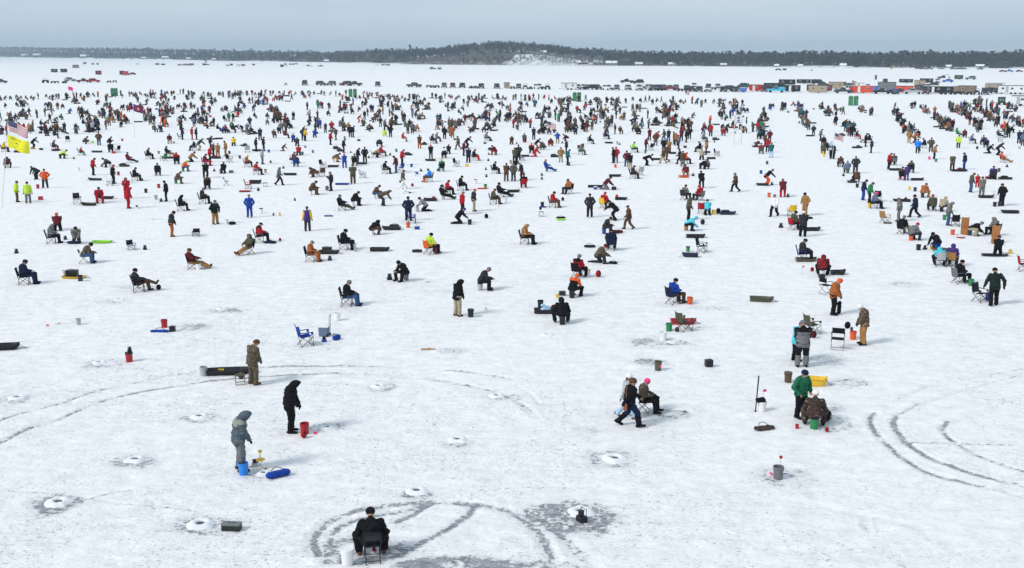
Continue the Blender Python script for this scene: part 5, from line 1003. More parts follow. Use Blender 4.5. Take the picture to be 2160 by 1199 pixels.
    for a in """sl 205 322 d 1.3 176;sl 262 352 d 1.1 0;sl 355 335 k 1.5 0;sl 445 295 k 1.2 0;sl 462 294 k 1.1 0;sl 455 335 k 1.2 5;sl 515 309 k .9 0;sl 543 319 k 1.3 0;sl 612 370 k 1.3 0;sl 618 338 k .8 0;sl 703 353 k 1.2 0;sl 710 315 k .9 0;sl 765 347 k 1.0 0;sl 861 328 k 1.0 0;sl 908 340 k 1.2 0;sl 893 306 k 1.1 0;sl 718 320 k .8 0
sl 1108 331 k 1.0 0;sl 1170 332 k 1.0 0;sl 1037 318 k .8 0;sl 1297 373 k 1.2 0;sl 1384 338 k 1.0 0;sl 1442 375 o 1.0 12;sl 1418 325 k .9 0;sl 1284 303 k 1.1 0;sl 1500 336 k 1.0 0;sl 1808 313 k 1.3 0;sl 1597 304 k .8 0;sl 1593 311 m .8 0;sl 1797 386 d .9 0;sl 1887 360 k 1.3 -4;sl 2022 362 k 1.7 0;sl 1935 381 k 1.2 0;sl 2120 379 k 1.3 0;sl 1777 287 k .8 0;sl 2090 378 k 1.0 0;sl 1490 323 n .9 0;sl 1510 296 k 1.0 0;sl 1225 313 k .8 0;sl 1175 288 q 1.0 0;sl 40 322 k 1.2 -6;sl 118 319 k 1.0 0
bk 166 361 w;bk 250 370 r;bk 335 325 x;bk 567 322 b;bk 638 327 t;bk 660 323 s;bk 727 293 s;bk 868 353 b;bk 836 321 e;bk 875 372 w;bk 1045 328 e;bk 1200 350 d;bk 1361 324 e;bk 1605 367 b;bk 1618 347 u;bk 1738 331 y;bk 1755 335 b;bk 1808 396 k;bk 1974 342 e;bk 1960 337 i;bk 2061 315 k;bk 1298 354 o;bk 1077 345 q;bk 506 335 d;bk 484 325 k;bk 1105 300 r;bk 258 298 r;bk 2107 363 v;bk 1230 309 d;bk 1302 305 l;bk 560 365 q;bk 465 365 l;bk 2088 376 r;bk 1922 309 w;bk 2150 315 l
fl 300 382;fl 367 302;fl 432 349;fl 644 312;fl 655 365;fl 740 323;fl 778 334;fl 823 328;fl 888 362;fl 924 361;fl 1008 335;fl 1030 340;fl 1031 327;fl 1025 359;fl 1026 374;fl 1037 297;fl 1090 304;fl 1151 312;fl 1186 303;fl 1143 371;fl 1143 379;fl 1307 306;fl 1462 372;fl 1507 301;fl 1820 298;fl 1816 301;fl 1940 319;fl 2124 353;fl 215 352;fl 156 336;fl 452 362;fl 571 344;fl 598 356;fl 1090 340;fl 1093 346;fl 1411 342;fl 1779 372
ch 143 300 k;ch 248 322 k;ch 484 343 k;ch 522 322 l;ch 380 294 f;ch 681 355 k;ch 765 376 l;ch 680 372 u;ch 963 352 k;ch 1373 317 d;ch 1100 340 k;ch 346 340 e;ch 845 362 b;ch 1085 356 k;ch 1350 370 l;ch 1512 330 d;ch 2110 300 l
bx 985 352 y;bx 1023 304 v;bx 69 315 x;bx 87 317 f;bx 240 324 r;bx 1102 368 v;bx 488 365 s;bx 185 301 q;bx 195 302 M;bx 878 368 b;bx 2083 378 r;bx 2092 366 g;bx 1445 312 k;bx 960 296 u;bx 757 298 k""".replace('\n', ';').split(';'):
        p = a.split(); x, y, c = int(p[1]), int(p[2]), (p[3] if len(p) > 3 else 'k')
        if p[0] == 'sl':
            sled(x, y, R(float(p[5])+ir.choice((0, 180))), c, L_=float(p[4])); q = ir.random()
            if q < .3: case_(x-2, y-1, ir.choice('kkdnvm'), .7, .3, .26, R(ir.uniform(-15, 15)), dz=.08)
            elif q < .55: box_(x+2, y-1, ir.choice('kdnfr'), .42, .3, .28, R(ir.uniform(-15, 15)), dz=.06)
        elif p[0] == 'bk': bucket(x, y, c, 'k' if ir.random() < .2 else None)
        elif p[0] == 'fl': flasher(x, y, ir.uniform(0, 6))
        elif p[0] == 'ch': camp_chair(x, y, R(ir.choice((-60, 60, -120, 20))), c)
        else: box_(x, y, c, .42, .28, .26, ir.uniform(-.3, .3))
    # pieces carried by figures
    for o_ in [r['o'] for r in REG if r['base'].startswith('person walking in black coat')]:
        g = o_.location; h = empty('handbag', (g.x-.17, g.y-.27, .78), R(-90)); b = MB(); ell(b, (0, 0, 0), .17, .07, .16, n=14); b.build('body', mat('tan_leather', (.27, .09, .03), .6), h, True)
        MB().tube([(-.1, 0, .12), (-.16, .05, .4), (-.05, .05, .68), (.05, .02, .62), (.1, 0, .12)], .012, n=5).build('strap', mat('tan_leather', (.27, .09, .03)), h); reg(h, 'brown leather shoulder bag carried by the walking black coat', 'handbag', 1315, 860, None, 'shoulder bag', fixed=True)
        for c in o_.children:
            if c.name.startswith('trousers'): setm(c, [cloth('n'), cloth('k')])
    for r in REG:
        if r['base'].startswith('person in white hat and pale jeans'):
            h = link('knit_hat', HATS['beanie'], r['o']); h.matrix_local = pose('W')['hm']; setm(h, [cloth('w')])
def near_people():
    n = 0
    for e in NEAR.strip().replace('\n', ';').split(';'):
        p = e.split(); x, y = int(p[0]), int(p[1]); pk, dr, j, t, h = p[2:7]; seat = ''; sc = 1.0
        for q in p[7:]:
            if q[0].isdigit() or q[0] == '.': sc = float(q)
            else: seat = q
        if pk in 'CBFVG' and not seat and y > 300: seat = 'b'+pr.choice('wwdk') if pk in 'BFV' else 'ck'
        if pk not in 'CBFVGY': seat = ''
        person(x, y, pk, dr, j, t, h, seat, sc, slv='y' if (x, y) == (649, 488) else 'f' if (x, y) == (454, 473) else None, yoke='k' if (x, y) in ((548, 512), (1219, 586)) else None); n += 1
    print('PEOPLE', n)
fg(); near_people(); gear()
# ---------------------------------------------------------------- flags, banner, toilets
RED = mat('flag_red', (.42, .02, .04), .8); WHT = mat('flag_white', (.72, .72, .72), .8); BLU = mat('flag_blue', (.015, .02, .09), .8); YEL = mat('flag_yellow', (.78, .72, .03), .8); INK = mat('flag_ink', (.02, .02, .01), .8)
FPINK = mat('flag_pink', (.78, .03, .25), .8); FPUR = mat('flag_purple', (.2, .01, .12), .8); FGOLD = mat('flag_gold', (.75, .35, .03), .8); FBLK = mat('flag_black', (.015, .015, .02), .8)
def flagcloth(w_, h_, kind, seed=0):
    nx, ny = 38, 26; vs = []; fs = []; mi = []; b = MB()
    for side in (0, .02):
        base = len(vs)
        for j in range(ny+1):
            for i in range(nx+1):
                u, v = i/nx, j/ny; y = .13*w_*math.sin(u*7+v*1.5+seed)*u*.6+side; z = -h_*v-.32*w_*u-.05*w_*math.sin(u*5+seed)*u; vs.append((u*w_*(.93-.05*v), y, z))
        for j in range(ny):
            for i in range(nx):
                u, v = (i+.5)/nx, (j+.5)/ny; m = 0
                if kind == 'us':
                    m = 0 if int(v*13) % 2 == 0 else 1
                    if u < .42 and v < 7/13: m = 2 if not ((i % 3 == 1) and (j % 4 == 1)) else 1
                elif kind == 'text':
                    m = 0
                    for (row, spans) in ((4, ((6, 14), (16, 18), (20, 23))), (11, ((14, 19),)), (16, ((16, 18),)), (21, ((11, 13), (15, 16), (18, 19), (21, 22)))):
                        if row <= j <= row+1:
                            for a_, c_ in spans:
                                if a_ <= i < c_ and (i*7+j*3) % 4: m = 1
                elif kind == 'emblem':
                    d = math.hypot((u-.52)*1.5, (v-.5)*1.1); m = 2 if d < .2 else (1 if (i < 2 or j < 2 or i > nx-3 or j > ny-3 or .3 < d < .36) else 0)
                fs.append((base+j*(nx+1)+i, base+j*(nx+1)+i+1, base+(j+1)*(nx+1)+i+1, base+(j+1)*(nx+1)+i)); mi.append(m)
    b.v = vs; b.f = fs; b.m = mi; return b
def flag(x, y, ph, w_, h_, kind, mats, label, rz=0, lean=0, ztop=None, name='flag', second=None):
    g = G(x, y); o = empty(name, g, rz); D = math.hypot(g.x, g.y); Hh = ph*D/F/math.cos(math.atan(H/D)); 
    MB().tube([(0, 0, 0), (lean*Hh, 0, Hh)], [.03, .018], n=8).build('pole', WMETAL, o)
    c = flagcloth(w_*D/F, h_*D/F, kind, x).build('cloth', mats, o, True); c.location = (lean*Hh*.995, 0, Hh*.99)
    if second:
        c2 = flagcloth(second[1]*D/F, second[2]*D/F, second[0], x+1).build('lower_cloth', second[3], o, True); c2.location = (lean*Hh*(1-second[4]), 0, Hh*(1-second[4])); c2['label'] = second[5]
    reg(o, label, 'flag', x, y, 'flags above the crowd', 'flag', fixed=True); return o
def flags():
    flag(4, 439, 167, 40, 20, 'us', [RED, WHT, BLU], 'tall leaning pole flying a striped national flag over a yellow lettered flag', lean=.165, second=('text', 44, 24, [YEL, INK], .165, 'yellow flag with rows of small black lettering'))
    flag(284, 290, 66, 20, 14, 'emblem', [FPUR, FBLK, FGOLD], 'purple flag with gold emblem on a thin pole', lean=.03)
    flag(1755, 337, 54, 20, 12, 'us', [RED, WHT, BLU], 'striped national flag on a white pole in the dense diagonal row', lean=.05)
    flag(1154, 292, 36, 20, 12, 'us', [RED, WHT, BLU], 'striped national flag low in the middle of the crowd', lean=0)
    flag(1444, 226, 34, 10, 7, 'us', [RED, WHT, BLU], 'faded striped flag in front of the parked vehicles', lean=0)
    flag(146, 215, 30, 10, 7, 'plain', [FPINK], 'plain pink flag at the far left edge of the crowd', lean=0)
    flag(1843, 196, 36, 5, 10, 'emblem', [FBLK, WHT, RED], 'narrow dark flag behind the red shanties', lean=0)
    flag(1797, 180, 10, 9, 6, 'us', [RED, WHT, BLU], 'tiny striped flag beyond the tan shanty', lean=0)
    flag(778, 208, 14, 7, 8, 'emblem', [FBLK, WHT, WHT], 'small dark flag right of the paired green toilets', lean=0)
    # framed banner on two legs
    g = G(1556, 306); o = empty('banner_frame', g, 0); D = g.length; s = D/F
    for q in (-8, 7): MB().tube([(q*s, 0, 0), (q*s, 0, 62*s)], .05, n=6).build('leg', WMETAL, o)
    MB().tube([(7*s, 0, 15*s), (0, 0, 0)], .04, n=6).build('brace', WMETAL, o)
    bn = MB(); bn.box((-.5*s, 0, 52*s), (15*s, .05, 19*s)); ell(bn, (-.5*s, -.03, 55*s), 2.6*s, .012, 2.4*s, mi=1, n=14); bn.box((-.5*s, -.035, 49.5*s), (4.5*s, .02, 3.2*s), 1, M=None); bn.box((0, -.035, 46*s), (10*s, .02, 1.1*s), 1); bn.build('banner', [WHT, mat('banner_blue', (.08, .1, .3), .8)], o)
    reg(o, 'white banner with blue emblem raised on two legs', 'banner', 1556, 306, None, 'banner', fixed=True)
    g = G(1574, 268); o = empty('inflatable_fish', g, .2); D = g.length; s = D/F; MB().tube([(0, 0, 0), (0, 0, 8*s)], .02).build('pole', WMETAL, o)
    b = MB(); ell(b, (0, 0, 11*s), 2*s, .5*s, 5.5*s, n=12); b.add([(-2*s, 0, 20*s), (2.4*s, 0, 20*s), (0, -.2, 15.5*s), (0, .2, 15.5*s)], [(0, 1, 2), (0, 3, 1), (0, 2, 3), (1, 3, 2)]); b.build('body', plas('E'), o, True); reg(o, 'green fish shaped decoration hanging head down right of the banner', 'decoration', 1574, 268, None, 'green fish shape', fixed=True)
    def toilet(x, y, lab, c=(.06, .26, .12)):
        g = G(x, y); o = empty('portable_toilet', g, math.atan2(-g.x, g.y)); m = mat('toilet_green_plastic', c, .6)
        b = MB(); b.box((0, 0, 1.08), (1.1, 1.1, 2.05), bev=.05); b.build('body', m, o)
        r_ = MB(); r_.tube([(0, -.57, 2.1), (0, .57, 2.1)], .56, n=16); me = r_.mesh('toilet_roof', [mat('toilet_roof', (.16, .34, .2), .7)], True)
        for v in me.vertices: v.co.z = 2.1+max(0, v.co.z-2.1)*.42
        link('roof', me, o); d = MB().box((0, -.565, 1.05), (.72, .03, 1.8)).build('door', mat('toilet_door', (.045, .2, .09), .6), o); MB().box((.28, -.6, 1.1), (.06, .05, .14)).build('handle', plas('w'), d)
        MB().box((0, -.555, 2.03), (.7, .02, .1)).build('vent', plas('k'), o)
        reg(o, lab, 'portable toilet', x, y, 'green portable toilets', 'green toilet', fixed=True)
    toilet(238, 203, 'left green portable toilet of the pair at far left'); toilet(245, 203, 'right green portable toilet of the pair at far left')
    toilet(739.5, 205, 'left green portable toilet of the pair left of center'); toilet(749, 205, 'right green portable toilet of the pair left of center')
    toilet(1212, 213.5, 'left green portable toilet of the pair at center'); toilet(1221.5, 213.5, 'right green portable toilet of the pair at center')
    toilet(1794, 223, 'left green portable toilet of the pair at right'); toilet(1805, 223, 'right green portable toilet of the pair at right')
flags()
# ---------------------------------------------------------------- parked vehicles, shanties, campers
CARC = {'k': ('black', (.012, .013, .015)), 'd': ('dark grey', (.05, .055, .06)), 'g': ('grey', (.16, .17, .18)), 'l': ('silver', (.38, .39, .4)), 'w': ('white', (.7, .71, .72)), 'm': ('maroon', (.16, .018, .025)), 'r': ('red', (.5, .025, .02)),
        'n': ('dark blue', (.02, .035, .09)), 'c': ('light blue', (.06, .42, .58)), 'b': ('blue', (.03, .13, .5)), 't': ('tan', (.36, .29, .2)), 'u': ('brown', (.2, .15, .11)), 'f': ('dark green', (.02, .07, .04)), 'o': ('orange red', (.65, .07, .03))}
def paint(c): return mat('car_paint_'+CARC[c][0].replace(' ', '_'), CARC[c][1], .35, spec=.5, noise=.04, scale=3)
def panel(c): return mat('painted_panel_'+CARC[c][0].replace(' ', '_'), CARC[c][1], .75, noise=.1, scale=2)
HL = mat('headlight_lens', (.65, .66, .68), .2, spec=.6); BUMP = mat('dark_bumper', (.03, .03, .032), .6)
PROF = {'suv': ([(-2.35, .45), (-2.38, 1.05), (-2.2, 1.12), (-2.0, 1.72), (-1.75, 1.8), (.2, 1.82), (.95, 1.18), (2.15, 1.02), (2.35, .85), (2.38, .42)], [(-1.95, 1.18), (-1.78, 1.68), (.12, 1.72), (.72, 1.2)], 1.9),
        'pickup': ([(-2.85, .5), (-2.87, 1.08), (-.85, 1.1), (-.8, 1.15), (-.62, 1.8), (.45, 1.82), (1.15, 1.22), (2.5, 1.1), (2.7, .92), (2.72, .45)], [(-.68, 1.22), (-.52, 1.7), (.4, 1.73), (.95, 1.24)], 1.95),
        'car': ([(-2.25, .35), (-2.28, .95), (-1.7, 1.0), (-1.1, 1.42), (.25, 1.45), (1.0, .98), (2.0, .86), (2.25, .7), (2.28, .35)], [(-1.4, 1.0), (-1.0, 1.36), (.2, 1.38), (.85, 1.0)], 1.8),
        'van': ([(-2.6, .4), (-2.62, 1.9), (-2.4, 2.05), (1.1, 2.05), (1.9, 1.2), (2.6, 1.05), (2.7, .85), (2.7, .4)], [(-2.3, 1.25), (-2.3, 1.8), (1.0, 1.82), (1.55, 1.25)], 2.0)}
def wheel(o, x, y, r=.38, w_=.24):
    Mx = Matrix.Translation((x, y, r))@Matrix.Rotation(R(90), 4, 'X')
    wh = link('wheel', cm(('wt', r, w_, x, y), lambda: MB().lathe([(r*.6, -w_/2), (r*.95, -w_/2), (r, -w_*.3), (r, w_*.3), (r*.95, w_/2), (r*.6, w_/2)], 16, M=Mx).mesh('tyre_shape', [RUBBER])), o)
    link('rim', cm(('wr', r, w_, x, y), lambda: MB().lathe([(.001, -w_*.42), (r*.6, -w_*.46), (r*.6, w_*.46), (.001, w_*.42)], 12, M=Mx).mesh('rim_shape', [METAL])), wh)
VN = {'suv': 'sport utility vehicle', 'pickup': 'pickup truck', 'car': 'car', 'van': 'van'}
def car(x, y, kind, c, ang, extra=''):
    g = G(x, y); az = math.atan2(-g.x, g.y); o = empty({'suv': 'parked_suv', 'pickup': 'pickup_truck', 'car': 'parked_car', 'van': 'parked_van'}[kind], g, az+R(ang)); prof, win, W = PROF[kind]
    def bd():
        b = MB(); hw = W/2; n = len(prof); belt = 1.12 if kind != 'car' else .98
        rows = [(-hw, 1), (-hw*.98, 0), (hw*.98, 0), (hw, 1)]
        vs = []
        for sgn in (-1, 1):
            for x_, z_ in prof: vs.append((x_, sgn*(hw if z_ <= belt else hw*(1-.16*(z_-belt)/.7)), z_))
        fs = [tuple(range(n)), tuple(range(2*n-1, n-1, -1))]+[(i, i+n, (i+1) % n+n, (i+1) % n) for i in range(n)]
        return b.add(vs, fs).mesh('car_body_shape', [paint(c)])
    link('body', cm((kind, c), bd), o)
    def gl():
        b = MB(); hw = W/2
        for s in (-1, 1):
            b.prism(win, s*(hw*.985)-.03, s*(hw*.985)+.03, ins=None)
            k = len(win); 
        for i, v in enumerate(b.v):
            z_ = v[2]; s = 1 if v[1] > 0 else -1; belt = 1.12 if kind != 'car' else .98; b.v[i] = (v[0], s*((hw*(1-.16*max(0, z_-belt)/.7))+(.015 if abs(v[1]) > hw*.985 else -.05)), z_)
        return b.mesh('side_glass_shape', [GLASS])
    link('side_window', cm((kind, 'sg'), gl), o)
    (ax, az_), (bx, bz) = [(p, q) for p, q in zip(prof[:-1], prof[1:]) if p[1] > 1.3 and q[1] < p[1] and p[0] > 0][0] if any(p[1] > 1.3 and q[1] < p[1] and p[0] > 0 for p, q in zip(prof[:-1], prof[1:])) else ((.2, 1.8), (.95, 1.18))
    def ws():
        y = W/2*.78; y2 = W/2*.88; e = .025; a = ((.92*ax+.08*bx)+e, .92*az_+.08*bz+e); d = ((.1*ax+.9*bx)+e, .1*az_+.9*bz+e)
        return MB().add([(a[0], -y, a[1]), (a[0], y, a[1]), (d[0], y2, d[1]), (d[0], -y2, d[1]), (a[0]-.05, -y, a[1]-.05), (a[0]-.05, y, a[1]-.05), (d[0]-.05, y2, d[1]-.05), (d[0]-.05, -y2, d[1]-.05)], [(0, 1, 2, 3), (7, 6, 5, 4), (0, 4, 5, 1), (1, 5, 6, 2), (2, 6, 7, 3), (3, 7, 4, 0)]).mesh('windscreen_shape', [GLASS])
    link('windscreen', cm((kind, 'ws'), ws), o)
    xf, zf = prof[-2]; 
    for s in (-1, 1): link('headlight', cm((kind, 'hl', s), lambda: MB().box((xf+.0, s*(W/2-.22), zf-.06), (.08, .32, .18), bev=.03).mesh('headlight_shape', [HL])), o)
    link('bumper', cm((kind, 'bp'), lambda: MB().box((xf+.06, 0, .5), (.2, W*.98, .26), bev=.05).box((-abs(prof[0][0])-.03, 0, .55), (.18, W*.98, .24), bev=.05).mesh('bumper_shape', [BUMP])), o)
    link('grille', cm((kind, 'gr'), lambda: MB().box((xf+.03, 0, zf-.12), (.06, W*.5, .24), bev=.02).mesh('grille_shape', [BUMP])), o)
    xr = 1.45 if kind != 'pickup' else 1.75
    for sx in (-1, 1):
        for sy in (-1, 1): wheel(o, sx*xr-(.05 if sx < 0 else 0), sy*(W/2-.1))
    if kind == 'pickup' and extra != 'c': link('bed', cm(('bed',), lambda: MB().box((-1.85, 0, 1.105), (1.85, 1.6, .02)).mesh('bed_shape', [BUMP])), o)
    if extra == 'c': link('topper', cm(('topper', c), lambda: MB().box((-1.82, 0, 1.42), (2.05, 1.75, .66), bev=.08, taper=.92).box((-1.82, 0, 1.45), (1.5, 1.8, .3)).mesh('topper_shape', [paint(c)])), o)
    reg(o, f"{CARC[c][0]} {VN[kind]} parked on the ice", 'vehicle', x, y, 'vehicles parked across the ice', f"{CARC[c][0]} {kind}", ['front toward the camera' if abs(ang) > 60 and ang < 0 else ('pointing left' if abs(ang) > 120 else 'pointing right' if abs(ang) < 60 else 'rear toward the camera'), '']); return o
def atv(x, y, ang, c='k', big=False, rider=False):
    g = G(x, y); o = empty('utility_buggy' if big else 'quad_bike', g, math.atan2(-g.x, g.y)+R(ang)); s = 1.5 if big else 1.0
    link('body', cm(('ab', c, big), lambda: MB().box((.1, 0, .62*s), (1.5*s, .5*s, .28*s), bev=.08).box((.7*s, 0, .78*s), (.55*s, .75*s, .16*s), bev=.06).box((-.62*s, 0, .76*s), (.6*s, .8*s, .14*s), bev=.06).mesh('quad_shape', [plas(c) if c in CC else paint(c)])), o)
    link('seat', cm(('as', big), lambda: MB().box((-.2*s, 0, .84*s), (.7*s, .34*s, .14*s), bev=.05).mesh('quad_seat', [RUBBER])), o)
    if big: link('roll_cage', cm(('ac',), lambda: (lambda b: ([b.tube([(.75, q, .9), (.35, q, 1.85), (-.7, q, 1.85), (-.85, q, .9)], .035) for q in (-.6, .6)], b.box((-.18, 0, 1.88), (1.1, 1.25, .05)), b)[-1])(MB()).mesh('cage', [DMETAL])), o)
    else: link('handlebar', cm(('ah',), lambda: MB().tube([(.2, -.38, 1.08), (.32, 0, .98), (.2, .38, 1.08)], .022).tube([(.32, 0, .98), (.42, 0, .75)], .03).mesh('bars', [DMETAL])), o)
    for sx in (-1, 1):
        for sy in (-1, 1): wheel(o, sx*.62*s, sy*.45*s, .3*s, .26)
    reg(o, f"small {cname(c) if c in CC else CARC[c][0]} {'off-road buggy' if big else 'quad bike'} on the snow", 'buggy' if big else 'quad bike', x, y, 'quad bikes and buggies on the ice', 'buggy' if big else 'quad bike', ['', ''])
    return o
def hut(x, y, wpx, hpx, c, kind='shanty', door=None, win=1, snow=False, base='ice_shanty', lab=None, dep=2.3):
    g = G(x, y); D = g.length; s = D/F; W = wpx*s; Hh = hpx*s; o = empty(base, g, math.atan2(-g.x, g.y)+R(ir.uniform(-6, 6)))
    lift = .25 if base == 'ice_shanty' else .45
    link('wall', MB().box((0, 0, lift+(Hh-lift)/2), (W, dep, Hh-lift), bev=.12 if base != 'ice_shanty' else .02).mesh('hut_wall', [panel(c)]), o)
    MB().box((0, 0, Hh+.03), (W+.15, dep+.15, .07)).build('roof', SNOWM if snow else RF, o)
    nw = max(1, int(W/2.4)) if win else 0
    for i in range(nw):
        xx = -W/2+W*(i+.5)/nw
        if door and abs(xx-(-W*.18)) < .6: continue
        f = MB().box((xx, -dep/2-.02, lift+(Hh-lift)*.6), (min(.75, W/nw*.5), .05, (Hh-lift)*.3)).build('window', WMETAL, o); MB().box((xx, -dep/2-.05, lift+(Hh-lift)*.6), (min(.6, W/nw*.4), .04, (Hh-lift)*.22)).build('pane', GLASS, f)
    if door: d = MB().box((-W*.18, -dep/2-.03, lift+(Hh-lift)*.46), (.75, .05, (Hh-lift)*.86)).build('door', panel(door), o); MB().box((-W*.18+.28, -dep/2-.08, lift+(Hh-lift)*.45), (.05, .05, .16)).build('handle', METAL, d)
    for s_ in (-.15, .15) if base == 'camper_trailer' else (0,):
        for sy in (-1, 1): wheel(o, W*.05+s_*4, sy*(dep/2-.12), .36, .2)
    if base == 'camper_trailer': MB().box((W*.2, 0, Hh+.17), (.8, .7, .22), bev=.04).build('air_conditioner', panel('w'), o); MB().tube([(-W/2, 0, .5), (-W/2-.9, 0, .45)], .06).build('tow_bar', DMETAL, o)
    word = 'camper trailer' if base == 'camper_trailer' else 'ice fishing shanty'
    reg(o, lab or f"{'small ' if wpx < 12 else 'long ' if wpx > 30 else ''}{CARC[c][0]} {word} on the ice", word, x, y, 'shanties and campers on the ice', f"{CARC[c][0]} {'camper' if base=='camper_trailer' else 'shanty'}", fixed=bool(lab)); return o
CARS = """3 176 suv d 0;148 172 suv l 20;176 174.5 pickup m 10;199 174.5 suv r 0;278 158.5 car k 180;160 144 pickup d 180;437 138 car k 180;380 139 pickup k 180;625 136.5 car d 0;676 141 car k 180;913 147 suv d 0;643 180.5 van d -90;677 181 suv d -60;699 181 suv g -120;729 181 suv m -150;748 181.5 pickup d -160;797 182.5 pickup d -90
874 184.5 pickup d -30;937 185.5 suv g -90;955 185.5 suv m -90;975 185.5 suv k -90;1015 187 suv d -90;1048 187 pickup k -90;1094 188 suv g -90;1136 188 suv w -60;1219 189 suv l -90;1232 189 suv w -120;1247 189.5 pickup k 0;1259 189.5 suv d -50;1282 190.5 suv w -60;1301 190.5 suv g -90;1325 190.5 suv l -80
1348 191 pickup w -90;1322 175.5 pickup k 180;1346 177 suv k 180;1368 189 pickup l -30;1383 190 suv d -60;1392 190 suv n -90;1400 190 suv g -70;1413 191 pickup m -20;1426 190 suv g -90;1449 191.5 suv d -90;1456 193.5 suv k -60;1464 186 pickup w -90;1475 194 suv k -90;1493 194 pickup w -90;1494 188 suv d -90
1514 188 suv l -90;1526 194 pickup k -90;1541 192 suv k -60;1553 194.5 suv d -90;1563 190 pickup d -120;1573 186 suv f 0;1612 194 suv k -90;1622 190 pickup k -40;1637 195.5 pickup c 180 c;1725 178.5 van k 0;1738 182 car d 0;1643 186 pickup d 0;1655 188 suv k -60;1778 197 pickup d 180;1797 186 suv g -30;1811 190 car d 0;1860 198.5 pickup k 180;1884 199 car n -60
1900 197 car m 0;1925 199 pickup l 180;1952 199 suv m -90;1867 175.5 pickup k -90;1977 175.5 pickup w -90;1990 167 pickup d 180;1999 174 car b 180;2047 168.5 suv g 180;2077 200 van n -90;2090 197 suv k -60;2102 197.5 suv d -60;2115 152.5 car m 0;2128 152.5 pickup b 0;2067 147.5 car n 180;2150 152.5 car d 0;2158 199 suv d -90;1966 184 suv d 180;1830 189 pickup k 0;1945 190 suv d -60;1642 149 car k 0;1946 147 car d 0;1960 147 pickup k 180;2010 147 car n 0"""
ATVS = "96 175.5 20 B;112 176 0;120 176 180;136 176 20;230 175 0;242 174.5 0;603 180.5 -90;904 185 0;913 185.5 90;922 185.5 180;994 187 -60;1003 187 -60;1081 188 0;1108 188.5 -90 B;1119 188.5 -60;1147 189 0;1155 189 -90 B;1372 192 -60;1385 192 -90;1392 192 0;1435 193 0;1505 190 0;1548 194 0;2010 200 0;2020 199 0;2031 200 -90;2044 200.5 0;2060 200.5 -90 B;1990 200 0"
HUTS = """115 153.5 12 7 d;135 153.5 12 7 k;160 144 11 6 u;179 136 6 4 g;196 137 4 3 k;206 137 4 3 k;208 158.5 11 8 m;257 158.5 8 8 f;265 159.5 11 8 r;290 138 6 4 w;332 138 8 4 g;344 138 8 3 k;394 139 14 4 u;404 138.5 9 4 f;434 132.5 4 4 u;431 138.5 7 4 k;480 140 5 3 g;488 139 6 4 d;503 140.5 8 4 w;513 140 8 4 u;535 138.5 5 3 k
595 142 7 5 k;604 141.5 5 3 w;602 137.5 5 3 l;612 137.5 5 3 g;618 137.5 4 3 k;650 140.5 7 3 g;657 141 4 3 w;795 138.7 8 3 w;808 138.7 8 3 g;818 139 9 3 k;927 147.5 8 5 g;1069 187 12 12 t;1348 189 15 14 w;1628 187.5 32 11 k;1660 180 32 11 k;1695 177 27 9 k;1573 183 12 6 k;1595 193 28 13 r w;1672 194.5 30 14 k w;1708 193 12 13 m;1725 196.5 35 15 t;1747 193 14 12 m;1763 188.5 28 14 t;1770 182 26 8 f
1819 197 37 15 o w;1842 193 16 11 b;1870 190 34 15 g;1812 184 18 8 w;1907 195 34 12 o;1940 183 20 12 t;1980 191 30 9 u;1911 175.5 25 8 k;1954 175.5 24 9 k;1945 192 28 10 d;1979 197.5 54 14 k w;2018 197 30 14 t;2040 198 32 15 u;2022 168 15 8 f;1997 171 5 12 w;1655 149 7 4 k;1712 150 3 2 k;1880 145.5 4 2 k;1935 146 10 3 k;1985 146.5 12 3 g;2027 147 20 3 k;1568 195 12 9 b;1887 199 12 9 b;1796 196 8 11 o;2100 186 32 9 w;2095 190 30 11 t;2135 189 26 7 d;2158 196 10 10 g"""
CAMP = [(1200, 190, 33, 14, 'w', 'long white camper trailer behind the center toilets'), (2134, 199, 48, 16, 'w', 'long white camper trailer near the right edge'), (2156, 224, 38, 19, 'w', 'white motorhome cut by the right edge'), (2112, 221.5, 13, 14, 'f', 'tall dark cargo trailer alone left of the motorhome')]
def parked():
    for e in CARS.replace('\n', ';').split(';'):
        p = e.split(); car(float(p[0]), float(p[1]), p[2], p[3], float(p[4])+ir.uniform(-6, 6), p[5] if len(p) > 5 else '')
    for e in ATVS.split(';'):
        p = e.split(); atv(float(p[0]), float(p[1]), float(p[2])+ir.uniform(-15, 15), 'k' if float(p[0]) != 2060 else 'f', len(p) > 3)
    for e in HUTS.replace('\n', ';').split(';'):
        p = e.split(); w_ = float(p[2]); c = p[4]
        if c == 'l': c = 'g'
        hut(float(p[0]), float(p[1]), w_, float(p[3]), c, door=p[5] if len(p) > 5 else None, win=w_ > 10, snow=ir.random() < .3)
    for x, y, w_, h_, c, lab in CAMP: hut(x, y, w_, h_, c, base='camper_trailer', lab=lab, door='l' if c == 'w' else None, win=1)
parked()
